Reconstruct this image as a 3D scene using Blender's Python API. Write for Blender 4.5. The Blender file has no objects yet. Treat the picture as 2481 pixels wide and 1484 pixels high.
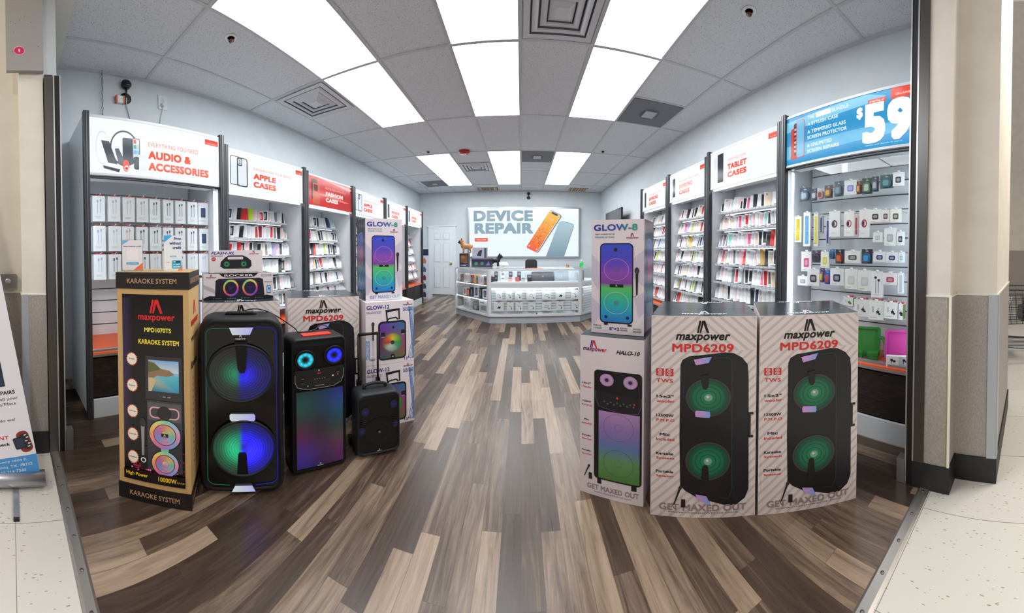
import bpy, math, random
from mathutils import Matrix, Vector
sc = bpy.context.scene
col = sc.collection
PI = math.pi
rnd = random.Random(7)

# ---------------------------------------------------------------- camera (a phone panorama: central cylindrical)
FX, FY, XC, YC, PITCH, EYE = 787.0, 672.0, 1263.0, 620.0, 0.014, 1.33
W, H = 2481.0, 1484.0
cam = bpy.data.cameras.new('camera')
cam.type = 'PANO'
cy = cam.cycles if hasattr(cam, 'cycles') and hasattr(cam.cycles, 'panorama_type') else cam
cy.panorama_type = 'CENTRAL_CYLINDRICAL'
cy.central_cylindrical_range_u_min = -XC / FX
cy.central_cylindrical_range_u_max = (W - XC) / FX
cy.central_cylindrical_range_v_min = -(H - YC) / FY
cy.central_cylindrical_range_v_max = YC / FY
cy.central_cylindrical_radius = 1.0
cam.clip_start = 0.02
co = bpy.data.objects.new('camera', cam)
co.location = (0, 0, EYE)
co.rotation_euler = (PI / 2 - PITCH, 0, 0)
col.objects.link(co)
sc.camera = co

# ---------------------------------------------------------------- world, exposure
wd = bpy.data.worlds.new('world'); sc.world = wd; wd.use_nodes = True
wd.node_tree.nodes['Background'].inputs[0].default_value = (1.0, 0.93, 0.86, 1)
wd.node_tree.nodes['Background'].inputs[1].default_value = 0.45
sc.view_settings.view_transform = 'Standard'
sc.view_settings.look = 'None'
sc.view_settings.gamma = 1.0
sc.view_settings.use_curve_mapping = False
sc.view_settings.exposure = 0.0
sc.cycles.max_bounces = 7
sc.cycles.diffuse_bounces = 4
sc.cycles.glossy_bounces = 3
sc.cycles.transparent_max_bounces = 10
sc.cycles.transmission_bounces = 4
sc.cycles.caustics_reflective = False
sc.cycles.caustics_refractive = False
sc.cycles.use_denoising = True
for x_, y_, p_ in ((2.6, -1.1, 110), (-1.2, -1.8, 60)):              # unseen fill lamps added outside the shop front to brighten the gate side
    ld = bpy.data.lights.new('added_fill_lamp', 'AREA'); ld.shape = 'RECTANGLE'; ld.size = 1.2; ld.size_y = 0.4; ld.energy = p_; ld.color = (1.0, 0.92, 0.84)
    lo = bpy.data.objects.new('added_fill_lamp', ld); lo.location = (x_, y_, 3.9); col.objects.link(lo)
LAMP, SIGN, LED = 12.0, 1.02, 5.0       # troffer, backlit sign and shelf strip strengths

# ---------------------------------------------------------------- room numbers (metres, camera at x=0 y=0)
XL, XR, YB, ZC = -2.72, 2.105, 8.45, 3.196
FL, FR = -2.19, 1.77
CX = {0: XL, 1: -2.34, 2: -1.72, 3: -1.14, 4: -0.545, 5: -0.008, 6: 0.54, 7: 1.125, 8: 1.73, 9: XR}
RY = [-0.02, 1.22, 2.46, 3.80, 5.11, 6.38, 7.62, YB]

# ---------------------------------------------------------------- colour and materials
def lin(c):
    c = c / 255.0
    return c / 12.92 if c <= 0.04045 else ((c + 0.055) / 1.055) ** 2.4
def C(r, g=None, b=None):
    if isinstance(r, str):
        r, g, b = int(r[0:2], 16), int(r[2:4], 16), int(r[4:6], 16)
    elif g is None:
        r = g = b = r
    return (lin(r), lin(g), lin(b))
def mixc(a, b, t):
    t = max(0.0, min(1.0, t))
    return tuple(a[i] + (b[i] - a[i]) * t for i in range(3))
def ramp(stops, t):
    if t <= stops[0][0]: return stops[0][1]
    for (a, ca), (b, cb) in zip(stops, stops[1:]):
        if t <= b: return mixc(ca, cb, (t - a) / (b - a))
    return stops[-1][1]

MAT = {}
def new_mat(name):
    m = bpy.data.materials.new(name); m.use_nodes = True; MAT[name] = m
    nt = m.node_tree; b = nt.nodes['Principled BSDF']
    return m, nt, b
def N(nt, t, **kw):
    n = nt.nodes.new(t)
    for k, v in kw.items(): setattr(n, k, v)
    return n
def paint(name, rough, metal=0.0, spec=0.5, coat=0.0, vary=0.06, bump=0.0, bscale=60):
    m, nt, b = new_mat(name)
    a = N(nt, 'ShaderNodeAttribute', attribute_name='Col')
    nt.links.new(a.outputs['Color'], b.inputs['Base Color'])
    tc = N(nt, 'ShaderNodeTexCoord'); no = N(nt, 'ShaderNodeTexNoise'); no.inputs['Scale'].default_value = bscale
    nt.links.new(tc.outputs['Object'], no.inputs['Vector'])
    mr = N(nt, 'ShaderNodeMapRange'); mr.inputs[3].default_value = rough - vary; mr.inputs[4].default_value = rough + vary
    nt.links.new(no.outputs[0], mr.inputs[0]); nt.links.new(mr.outputs[0], b.inputs['Roughness'])
    b.inputs['Metallic'].default_value = metal
    b.inputs['Specular IOR Level'].default_value = spec
    b.inputs['Coat Weight'].default_value = coat
    b.inputs['Coat Roughness'].default_value = 0.08
    if bump:
        bp = N(nt, 'ShaderNodeBump'); bp.inputs['Strength'].default_value = bump; bp.inputs['Distance'].default_value = 0.002
        nt.links.new(no.outputs[0], bp.inputs['Height']); nt.links.new(bp.outputs[0], b.inputs['Normal'])
    return m
paint('matte', 0.62); paint('satin', 0.38); paint('gloss', 0.18, spec=0.4, coat=0.08); paint('metal', 0.36, metal=0.9)
paint('plastic', 0.46, spec=0.28, bump=0.25, bscale=900, vary=0.03); paint('cardboard', 0.7, bump=0.2, bscale=220)
def glow(name, strength, rough=0.3):
    m, nt, b = new_mat(name)
    a = N(nt, 'ShaderNodeAttribute', attribute_name='Col')
    b.inputs['Base Color'].default_value = (0.02, 0.02, 0.02, 1)
    b.inputs['Roughness'].default_value = rough
    nt.links.new(a.outputs['Color'], b.inputs['Emission Color'])
    b.inputs['Emission Strength'].default_value = strength
    b.inputs['Specular IOR Level'].default_value = 0.15
    return m
glow('glow', 1.0); glow('sign', SIGN, 0.12); glow('lamp', LAMP, 0.5); glow('led', LED, 0.5); glow('led_case', LED * 2.2, 0.5); glow('led_counter', LED * 6, 0.5); glow('lamp_far', LAMP * 0.9, 0.5)
def glassy(name, tint, facing, rough):
    m = bpy.data.materials.new(name); m.use_nodes = True; MAT[name] = m
    nt = m.node_tree; nt.nodes.clear()
    o = N(nt, 'ShaderNodeOutputMaterial'); mx = N(nt, 'ShaderNodeMixShader'); t = N(nt, 'ShaderNodeBsdfTransparent'); g = N(nt, 'ShaderNodeBsdfGlossy')
    f = N(nt, 'ShaderNodeFresnel'); f.inputs[0].default_value = 1.45
    ma = N(nt, 'ShaderNodeMath', operation='MULTIPLY_ADD'); ma.inputs[1].default_value = 0.45; ma.inputs[2].default_value = facing
    t.inputs[0].default_value = (*tint, 1); g.inputs['Roughness'].default_value = rough
    nt.links.new(f.outputs[0], ma.inputs[0]); nt.links.new(ma.outputs[0], mx.inputs[0])
    nt.links.new(t.outputs[0], mx.inputs[1]); nt.links.new(g.outputs[0], mx.inputs[2]); nt.links.new(mx.outputs[0], o.inputs[0])
glassy('glass', (0.985, 0.997, 0.995), 0.0, 0.02)
glassy('film', (0.9, 0.93, 0.95), 0.06, 0.12)

def wood_floor():
    m, nt, b = new_mat('wood_floor'); L = nt.links.new
    tc = N(nt, 'ShaderNodeTexCoord'); sp = N(nt, 'ShaderNodeSeparateXYZ'); L(tc.outputs['Object'], sp.inputs[0])
    def mth(op, a, bb=None, c=None):
        n = N(nt, 'ShaderNodeMath', operation=op)
        for i, v in enumerate((a, bb, c)):
            if v is None: continue
            if isinstance(v, (int, float)): n.inputs[i].default_value = v
            else: L(v, n.inputs[i])
        return n.outputs[0]
    def layer(width, length, seed):
        r = mth('FLOOR', mth('DIVIDE', sp.outputs[0], width))
        wn = N(nt, 'ShaderNodeTexWhiteNoise', noise_dimensions='1D'); L(mth('ADD', r, seed), wn.inputs['W'])
        yy = mth('DIVIDE', mth('MULTIPLY_ADD', wn.outputs[0], length * 5, sp.outputs[1]), length)
        q = mth('FLOOR', yy)
        cb = N(nt, 'ShaderNodeCombineXYZ'); L(r, cb.inputs[0]); L(q, cb.inputs[1]); cb.inputs[2].default_value = seed
        w2 = N(nt, 'ShaderNodeTexWhiteNoise', noise_dimensions='3D'); L(cb.outputs[0], w2.inputs['Vector'])
        fx = mth('FRACT', mth('DIVIDE', sp.outputs[0], width)); fy = mth('FRACT', yy)
        ex = mth('MULTIPLY', mth('MINIMUM', fx, mth('SUBTRACT', 1.0, fx)), width)
        ey = mth('MULTIPLY', mth('MINIMUM', fy, mth('SUBTRACT', 1.0, fy)), length)
        return w2.outputs[0], w2.outputs[1], mth('MINIMUM', ex, ey)
    v1, c1, e1 = layer(0.19, 1.22, 3.0)
    v2, c2, e2 = layer(0.080, 0.90, 11.0)
    mixv = mth('ADD', mth('MULTIPLY', v1, 0.10), mth('MULTIPLY', v2, 0.78))
    # grain
    mp = N(nt, 'ShaderNodeMapping'); mp.inputs['Scale'].default_value = (38, 2.6, 1)
    av = N(nt, 'ShaderNodeVectorMath', operation='MULTIPLY_ADD'); av.inputs[1].default_value = (9, 9, 9); L(c2, av.inputs[0]); L(tc.outputs['Object'], av.inputs[2])
    L(av.outputs[0], mp.inputs[0])
    g = N(nt, 'ShaderNodeTexNoise'); g.inputs['Scale'].default_value = 1.0; g.inputs['Detail'].default_value = 6; g.inputs['Roughness'].default_value = 0.65; g.inputs['Distortion'].default_value = 0.9
    L(mp.outputs[0], g.inputs['Vector'])
    gv = mth('SUBTRACT', g.outputs[0], 0.5)
    val = mth('MULTIPLY_ADD', gv, 1.1, mixv)
    cr = N(nt, 'ShaderNodeValToRGB'); L(val, cr.inputs[0]); e = cr.color_ramp.elements
    e[0].position = 0.05; e[0].color = (*C(54, 42, 35), 1)
    e[1].position = 1.0; e[1].color = (*C(156, 137, 117), 1)
    for p, c in ((0.32, C(72, 57, 47)), (0.52, C(103, 86, 72)), (0.70, C(130, 111, 94))):
        k = e.new(p); k.color = (*c, 1)
    ed = mth('MULTIPLY', mth('LESS_THAN', e2, 0.0011), 0.55)
    mx = N(nt, 'ShaderNodeMix', data_type='RGBA'); L(ed, mx.inputs[0]); L(cr.outputs[0], mx.inputs[6]); mx.inputs[7].default_value = (*C(46, 38, 33), 1)
    L(mx.outputs[2], b.inputs['Base Color'])
    L(mth('MULTIPLY_ADD', g.outputs[0], 0.22, 0.20), b.inputs['Roughness'])
    bp = N(nt, 'ShaderNodeBump'); bp.inputs['Strength'].default_value = 0.12; bp.inputs['Distance'].default_value = 0.002
    L(g.outputs[0], bp.inputs['Height']); L(bp.outputs[0], b.inputs['Normal'])
wood_floor()
def speckled(name, base, spk, scale, stretch, amount, rough, tile=None, seam=None, alt=None):
    m, nt, b = new_mat(name); L = nt.links.new
    tc = N(nt, 'ShaderNodeTexCoord'); mp = N(nt, 'ShaderNodeMapping'); mp.inputs['Scale'].default_value = stretch
    mp.inputs['Rotation'].default_value = (0, 0, 0.5 if tile else 0)
    L(tc.outputs['Object'], mp.inputs[0])
    vo = N(nt, 'ShaderNodeTexVoronoi'); vo.inputs['Scale'].default_value = scale; L(mp.outputs[0], vo.inputs['Vector'])
    wn = N(nt, 'ShaderNodeSeparateColor'); L(vo.outputs['Color'], wn.inputs[0])
    rad = N(nt, 'ShaderNodeMath', operation='MULTIPLY'); L(wn.outputs[0], rad.inputs[0]); rad.inputs[1].default_value = amount
    lt = N(nt, 'ShaderNodeMath', operation='LESS_THAN'); L(vo.outputs['Distance'], lt.inputs[0]); L(rad.outputs[0], lt.inputs[1])
    mx = N(nt, 'ShaderNodeMix', data_type='RGBA'); L(lt.outputs[0], mx.inputs[0]); mx.inputs[6].default_value = (*base, 1); mx.inputs[7].default_value = (*spk, 1)
    out = mx.outputs[2]
    if tile:
        br = N(nt, 'ShaderNodeTexBrick'); br.offset = 0.0; br.inputs['Scale'].default_value = 1.0
        br.inputs['Brick Width'].default_value = tile; br.inputs['Row Height'].default_value = tile
        br.inputs['Mortar Size'].default_value = 0.0016; br.inputs['Color1'].default_value = (1, 1, 1, 1); br.inputs['Color2'].default_value = (*alt, 1); br.inputs['Mortar'].default_value = (*seam, 1)
        L(tc.outputs['Object'], br.inputs['Vector'])
        m2 = N(nt, 'ShaderNodeMix', data_type='RGBA'); m2.blend_type = 'MULTIPLY'; m2.inputs[0].default_value = 1.0
        L(out, m2.inputs[6]); L(br.outputs[0], m2.inputs[7]); out = m2.outputs[2]
    L(out, b.inputs['Base Color']); b.inputs['Roughness'].default_value = rough
    return nt, b
speckled('mall_tile', C(200, 199, 191), C(146, 138, 112), 36, (2.8, 0.8, 1), 0.22, 0.32, 0.46, C(170, 165, 155), C(248, 244, 246))
speckled('ceiling_tile', C(212, 214, 218), C(140, 142, 146), 115, (1, 1, 1), 0.34, 0.85)
def noisy(name, base, dark, scale, rough, stretch=(1, 1, 1), lo=0.35, hi=0.7, bump=0.0):
    m, nt, b = new_mat(name); L = nt.links.new
    tc = N(nt, 'ShaderNodeTexCoord'); mp = N(nt, 'ShaderNodeMapping'); mp.inputs['Scale'].default_value = stretch; L(tc.outputs['Object'], mp.inputs[0])
    no = N(nt, 'ShaderNodeTexNoise'); no.inputs['Scale'].default_value = scale; no.inputs['Detail'].default_value = 5; L(mp.outputs[0], no.inputs['Vector'])
    cr = N(nt, 'ShaderNodeValToRGB'); L(no.outputs[0], cr.inputs[0])
    cr.color_ramp.elements[0].position = lo; cr.color_ramp.elements[0].color = (*dark, 1)
    cr.color_ramp.elements[1].position = hi; cr.color_ramp.elements[1].color = (*base, 1)
    L(cr.outputs[0], b.inputs['Base Color']); b.inputs['Roughness'].default_value = rough
    if bump:
        bp = N(nt, 'ShaderNodeBump'); bp.inputs['Strength'].default_value = bump; bp.inputs['Distance'].default_value = 0.004
        L(no.outputs[0], bp.inputs['Height']); L(bp.outputs[0], b.inputs['Normal'])
noisy('store_wall', C(206, 213, 218), C(200, 208, 213), 6, 0.7)
noisy('mall_wall', C(222, 217, 205), C(214, 209, 197), 5, 0.75, bump=0.1)
noisy('laminate', C(168, 163, 156), C(150, 144, 137), 60, 0.55, (2, 2, 1.2))
noisy('dark_wood', C(52, 42, 38), C(24, 19, 18), 5, 0.4, (3, 3, 26))
noisy('rubber_base', C(34, 34, 36), C(24, 24, 26), 8, 0.5)
noisy('grid_bar', C(196, 199, 203), C(188, 191, 195), 9, 0.5)
noisy('rough_plaster', C(196, 190, 180), C(112, 92, 72), 14, 0.9, lo=0.42, hi=0.58, bump=0.6)

# ---------------------------------------------------------------- mesh builder
I4 = Matrix.Identity(4)
def TR(x=0, y=0, z=0): return Matrix.Translation((x, y, z))
def RX(a): return Matrix.Rotation(a, 4, 'X')
def RYm(a): return Matrix.Rotation(a, 4, 'Y')
def RZ(a): return Matrix.Rotation(a, 4, 'Z')
def basis(o, r, u, n):
    return Matrix(((r[0], u[0], n[0], o[0]), (r[1], u[1], n[1], o[1]), (r[2], u[2], n[2], o[2]), (0, 0, 0, 1)))
def FRONT(y=0.0): return basis((0, y, 0), (1, 0, 0), (0, 0, 1), (0, -1, 0))          # print x,y -> local x,z ; outward = -y
def TOPF(z): return basis((0, 0, z), (1, 0, 0), (0, 1, 0), (0, 0, 1))
def RIGHTF(x): return basis((x, 0, 0), (0, 1, 0), (0, 0, 1), (1, 0, 0))              # print x runs backwards into the depth
def LEFTF(x): return basis((x, 0, 0), (0, -1, 0), (0, 0, 1), (-1, 0, 0))
WHITE = C(240)
class MB:
    def __init__(s, T=I4, mat='matte'):
        s.v = []; s.f = []; s.c = []; s.mi = []; s.sm = []; s.T = T; s.mats = []; s.mat = mat; s.L = 0.0004
    def p(s, x, y, z=0.0):
        s.v.append(s.T @ Vector((x, y, z))); return len(s.v) - 1
    def face(s, ids, c, mat=None, smooth=False):
        mat = mat or s.mat
        if mat not in s.mats: s.mats.append(mat)
        s.f.append(ids); s.mi.append(s.mats.index(mat)); s.sm.append(smooth)
        s.c.append(c if isinstance(c, list) else [c] * len(ids))
    def box(s, x0, x1, y0, y1, z0, z1, c, mat=None):
        i = [s.p(x, y, z) for z in (z0, z1) for y in (y0, y1) for x in (x0, x1)]
        for q in ((0, 2, 3, 1), (4, 5, 7, 6), (0, 1, 5, 4), (2, 6, 7, 3), (0, 4, 6, 2), (1, 3, 7, 5)):
            s.face([i[k] for k in q], c, mat)
    def loft(s, rings, c, mat=None, caps=(True, True), smooth=True, closed=True):
        ids = [[s.p(*q) for q in r] for r in rings]; n = len(ids[0])
        for a in range(len(ids) - 1):
            cc = c[a] if isinstance(c, list) else c
            for k in range(n if closed else n - 1):
                s.face([ids[a][k], ids[a][(k + 1) % n], ids[a + 1][(k + 1) % n], ids[a + 1][k]], cc, mat, smooth)
        c0 = c[0] if isinstance(c, list) else c; c1 = c[-1] if isinstance(c, list) else c
        if caps[0]: s.face(ids[0][::-1], c0, mat)
        if caps[1]: s.face(ids[-1], c1, mat)
    def tube(s, pts, r, c, mat=None, n=8):
        pts = [Vector(q) for q in pts]; rings = []
        up = Vector((0, 0, 1)); prev = None
        for i, q in enumerate(pts):
            d = (pts[min(i + 1, len(pts) - 1)] - pts[max(i - 1, 0)]).normalized()
            a = prev if prev is not None else (up if abs(d.z) < 0.9 else Vector((1, 0, 0)))
            u = (a - d * a.dot(d)).normalized(); w = d.cross(u); prev = u
            rr = r[i] if isinstance(r, (list, tuple)) else r
            rings.append([q + (u * math.cos(t) + w * math.sin(t)) * rr for t in [2 * PI * k / n for k in range(n)]])
        s.loft(rings, c, mat)
    def lathe(s, prof, c, mat=None, n=24, caps=(True, True)):      # about local z: list of (r, z)
        s.loft([[(r * math.cos(2 * PI * k / n), r * math.sin(2 * PI * k / n), z) for k in range(n)] for r, z in prof], c, mat, caps)
    # ---- flat printing, local x right, y up, z outward, l = layer
    def poly(s, pts, c, l=1, mat=None):
        s.face([s.p(x, y, l * s.L) for x, y in pts], c if not callable(c) else [c(x, y) for x, y in pts], mat)
    def rect(s, x0, y0, x1, y1, c, l=1, mat=None):
        s.poly([(x0, y0), (x1, y0), (x1, y1), (x0, y1)], c, l, mat)
    def gshape(s, xl, xr, ys, nx, c, l=1, mat=None):
        g = [[s.p(xl(y) + (xr(y) - xl(y)) * k / nx, y, l * s.L) for k in range(nx + 1)] for y in ys]
        cc = [[c(xl(y) + (xr(y) - xl(y)) * k / nx, y) for k in range(nx + 1)] for y in ys] if callable(c) else None
        for a in range(len(ys) - 1):
            for k in range(nx):
                q = [(a, k), (a, k + 1), (a + 1, k + 1), (a + 1, k)]
                s.face([g[i][j] for i, j in q], [cc[i][j] for i, j in q] if cc else c, mat)
    def rrect(s, x0, y0, x1, y1, r, c, l=1, mat=None, nx=1, ny=1):
        ys = [y0 + r - r * math.cos(t * PI / 12) for t in range(0, 7)] + [y0 + r + (y1 - y0 - 2 * r) * k / ny for k in range(1, ny)] + [y1 - r + r * math.sin(t * PI / 12) for t in range(0, 7)]
        def ins(y):
            d = max(0, (y0 + r) - y, y - (y1 - r)); d = min(d, r)
            return r - math.sqrt(max(0, r * r - d * d))
        s.gshape(lambda y: x0 + ins(y), lambda y: x1 - ins(y), ys, nx, c, l, mat)
    def disc(s, cx, cy, rx, ry, c, l=1, mat=None, r0=0.0, n=32, nr=1, prof=None):
        rr = [r0 + (1 - r0) * k / nr for k in range(nr + 1)]
        g = []
        for r in rr:
            z = (prof(r) if prof else 0) + l * s.L
            g.append([(s.p(cx + rx * r * math.cos(2 * PI * k / n), cy + ry * r * math.sin(2 * PI * k / n), z), (rx * r * math.cos(2 * PI * k / n), ry * r * math.sin(2 * PI * k / n), r)) for k in range(n)])
        for a in range(nr):
            for k in range(n):
                q = [g[a][k], g[a][(k + 1) % n], g[a + 1][(k + 1) % n], g[a + 1][k]]
                cc = [c(*t[1]) for t in q] if callable(c) else c
                s.face([t[0] for t in q], cc, mat, prof is not None)
    def line(s, pts, w, c, l=1, mat=None):
        for (x0, y0), (x1, y1) in zip(pts, pts[1:]):
            d = math.hypot(x1 - x0, y1 - y0) or 1; nx, ny = -(y1 - y0) / d * w / 2, (x1 - x0) / d * w / 2
            s.poly([(x0 + nx, y0 + ny), (x0 - nx, y0 - ny), (x1 - nx, y1 - ny), (x1 + nx, y1 + ny)], c, l, mat)
    def text(s, t, cx, cy, w, h, c, l=2, bold=0.0, mat=None, shear=0.0, align='c'):
        vs, fs, (bx0, by0, bx1, by1) = glyphs(t, bold * 2.0, shear)
        e = bold * 1.4; bx0 -= e; bx1 += e; by0 -= e; by1 += e
        sx = w / max(1e-6, bx1 - bx0) if w else h / (by1 - by0); sy = h / max(1e-6, by1 - by0)
        ww = (bx1 - bx0) * sx
        ox = cx - ww / 2 if align == 'c' else cx
        if align == 'r': ox = cx - ww
        n_ = 6 if h > .1 else 2                       # a square pen keeps the corners crisp
        offs = [(0, 0)] if not bold else [(0, 0)] + [(e * i_ / n_, e * j_ / n_) for i_ in range(-n_, n_ + 1) for j_ in range(-n_, n_ + 1) if max(abs(i_), abs(j_)) == n_]
        if h < .03 and bold: offs = [(e, e), (-e, e), (e, -e), (-e, -e)]
        if h < .012: offs = [(0, 0)] if not bold else [(e, 0), (-e, 0)]
        for n_, (dx, dy) in enumerate(offs):
            base = len(s.v)
            for x, y in vs: s.p(ox + (x + dx - bx0) * sx, cy - h / 2 + (y + dy - by0) * sy, (l + .03 * n_) * s.L)
            for f in fs:
                ids = [base + k for k in f]
                if callable(c):
                    s.face(ids, [c((vs[k][0] - bx0) / (bx1 - bx0), (vs[k][1] - by0) / (by1 - by0)) for k in f], mat)
                else: s.face(ids, c, mat)
    def build(s, name, parent=None, mat=None):
        me = bpy.data.meshes.new(name)
        me.from_pydata([tuple(q) for q in s.v], [], s.f)
        for mname in s.mats: me.materials.append(MAT[mname])
        me.polygons.foreach_set('material_index', s.mi)
        me.polygons.foreach_set('use_smooth', s.sm)
        at = me.color_attributes.new('Col', 'FLOAT_COLOR', 'CORNER')
        at.data.foreach_set('color', [v for fc in s.c for q in fc for v in (*q, 1.0)])
        me.update()
        o = bpy.data.objects.new(name, me); col.objects.link(o)
        if parent is not None: o.parent = parent
        return o
_g = {}
def glyphs(t, bold=0.0, shear=0.0):
    k = (t, bold, shear)
    if k not in _g:
        cu = bpy.data.curves.new('lettering', 'FONT'); cu.body = t; cu.size = 1.0; cu.shear = shear
        cu.resolution_u = 3; cu.fill_mode = 'FRONT'; cu.space_character = 1.0 + bold * 1.1
        o = bpy.data.objects.new('lettering', cu); col.objects.link(o)
        dg = bpy.context.evaluated_depsgraph_get(); dg.update()
        me = bpy.data.meshes.new_from_object(o.evaluated_get(dg))
        vs = [(v.co.x, v.co.y) for v in me.vertices]; fs = [list(f.vertices) for f in me.polygons]
        xs = [v[0] for v in vs]; ys = [v[1] for v in vs]
        _g[k] = (vs, fs, (min(xs), min(ys), max(xs), max(ys)))
        bpy.data.objects.remove(o); bpy.data.curves.remove(cu); bpy.data.meshes.remove(me)
    return _g[k]
def clip(poly, x0, y0, x1, y1):
    def cut(P, f, inter):
        out = []
        for i in range(len(P)):
            a, b = P[i - 1], P[i]
            if f(b):
                if not f(a): out.append(inter(a, b))
                out.append(b)
            elif f(a): out.append(inter(a, b))
        return out
    def ix(X): return lambda a, b: (X, a[1] + (b[1] - a[1]) * (X - a[0]) / (b[0] - a[0]))
    def iy(Y): return lambda a, b: (a[0] + (b[0] - a[0]) * (Y - a[1]) / (b[1] - a[1]), Y)
    for f, g in ((lambda q: q[0] >= x0, ix(x0)), (lambda q: q[0] <= x1, ix(x1)), (lambda q: q[1] >= y0, iy(y0)), (lambda q: q[1] <= y1, iy(y1))):
        poly = cut(poly, f, g)
        if len(poly) < 3: return []
    return poly

def tag(o, label, cat, group=None, kind=None):
    o['label'] = label; o['category'] = cat
    if group: o['group'] = group
    if kind: o['kind'] = kind
    return o
def thing(name, label, cat, loc=(0, 0, 0), rz=0.0, group=None):
    o = bpy.data.objects.new(name, None); col.objects.link(o)
    o.location = loc; o.rotation_euler = (0, 0, rz); o.empty_display_size = 0.1
    return tag(o, label, cat, group)
def struct(name, mb):
    o = mb.build(name); o['kind'] = 'structure'; return o
def sbox(name, x0, x1, y0, y1, z0, z1, mat, c=WHITE):
    m = MB(mat=mat); m.box(x0, x1, y0, y1, z0, z1, c); return struct(name, m)
def dup(root, loc=None, rz=None, label=None, group=None):
    r = root.copy(); col.objects.link(r)
    if loc is not None: r.location = loc
    if rz is not None: r.rotation_euler = (0, 0, rz)
    if label: r['label'] = label
    if group: r['group'] = group
    for ch in root.children:
        c = ch.copy(); col.objects.link(c); c.parent = r
        for g in ch.children:
            d = g.copy(); col.objects.link(d); d.parent = c
    return r

# ================================================================ THE ROOM
THR = [(-2.0, 0.235), (-0.95, 0.235), (0.86, 0.495), (1.7, 0.495)]     # threshold strip
m = MB(mat='wood_floor')
ids = [m.p(x, y, 0) for x, y in [(XL, 0.235)] + THR + [(XR, 0.495), (XR, YB), (XL, YB)]]
m.face(ids, WHITE)
ids2 = [m.p(x, y, -0.1) for x, y in [(XL, 0.235)] + THR + [(XR, 0.495), (XR, YB), (XL, YB)]]
m.face(ids2[::-1], WHITE)
struct('floor_store', m)
m = MB(mat='mall_tile')
m.face([m.p(x, y, 0) for x, y in [(-7, -6), (9, -6), (9, 0.495), (1.7, 0.495)] + THR[::-1] + [(-7, 0.235)]], WHITE)
m.face([m.p(x, y, -0.1) for x, y in [(-7, -6), (9, -6), (9, 0.495), (-7, 0.495)]], WHITE)
struct('floor_mall', m)
# threshold strip with screws
m = MB(mat='metal')
for (xa, ya), (xb, yb) in zip(THR, THR[1:]):
    for o0, z0, o1, z1 in ((-0.03, 0.0, -0.018, 0.006), (-0.018, 0.006, 0.016, 0.006), (0.016, 0.006, 0.026, 0.0)):
        m.face([m.p(xa, ya + o0, z0), m.p(xb, yb + o0, z0), m.p(xb, yb + o1, z1), m.p(xa, ya + o1, z1)], C(176, 172, 168))
for k in range(24):
    x = -1.72 + k * 0.145
    y = 0.235 if x < -0.95 else (0.495 if x > 0.86 else 0.235 + (x + 0.95) / 1.81 * 0.26)
    m.T = TR(x, y - 0.002, 0.006); m.lathe([(0.007, 0), (0.007, 0.002), (0.003, 0.003)], C(120), n=10)
m.T = I4
struct('trim_threshold', m)

m = MB(mat='ceiling_tile'); m.box(XL, XR, 0.42, YB, ZC, ZC + 0.1, WHITE); struct('ceiling', m)
# grid bars
m = MB(mat='grid_bar'); bw, bz = 0.0125, 0.006
for k in range(1, 9): m.box(CX[k] - bw, CX[k] + bw, 0.42, YB, ZC - bz, ZC + 0.002, WHITE)
for y in RY[1:-1]: m.box(XL, XR, y - bw, y + bw, ZC - bz - 0.0006, ZC + 0.002, WHITE)
for x0, x1 in ((CX[5], CX[6]),): m.box(x0, x1, 1.84 - bw, 1.84 + bw, ZC - bz, ZC + .002, WHITE)
for (a, b_, y) in ((1, 2, 3.12), (7, 8, 3.14), (5, 6, 5.75), (3, 4, 5.72), (1, 2, 6.98)): m.box(CX[a], CX[b_], y - bw, y + bw, ZC - bz - 0.0003, ZC + .002, WHITE)
for x0 in (XL, XR - 0.022): m.box(x0, x0 + 0.022, 0.42, YB, ZC - 0.022, ZC, WHITE)
m.box(XL, XR, YB - 0.022, YB, ZC - 0.022, ZC, WHITE)
struct('trim_ceiling_grid', m)

sbox('wall_left', XL - 0.1, XL, 0.29, YB, 0, ZC, 'store_wall')
sbox('wall_right', XR, XR + 0.1, 0.56, YB, 0, ZC, 'store_wall')
sbox('wall_back', XL - 0.1, XR + 0.1, YB, YB + 0.1, 0, ZC, 'store_wall')
sbox('wall_front_left', XL - 0.1, -1.94, 0.20, 0.29, 0, ZC, 'store_wall')
sbox('wall_front_right', 1.56, XR + 0.1, 0.56, 0.62, 0, ZC, 'store_wall')
sbox('wall_header', -3.3, 3.2, 0.25, 0.42, ZC - 0.02, 4.6, 'mall_wall')
# chipped plaster low on the side wall behind the gate, and baseboards
sbox('trim_chipped_plaster', XL, XL + 0.006, 0.30, 0.50, 0, 0.10, 'rough_plaster')
sbox('baseboard_back', XL, -2.56, YB - 0.015, YB, 0, 0.1, 'grid_bar')
sbox('baseboard_back_counter', -1.66, XR, YB - 0.015, YB, 0, 0.1, 'grid_bar')

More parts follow.
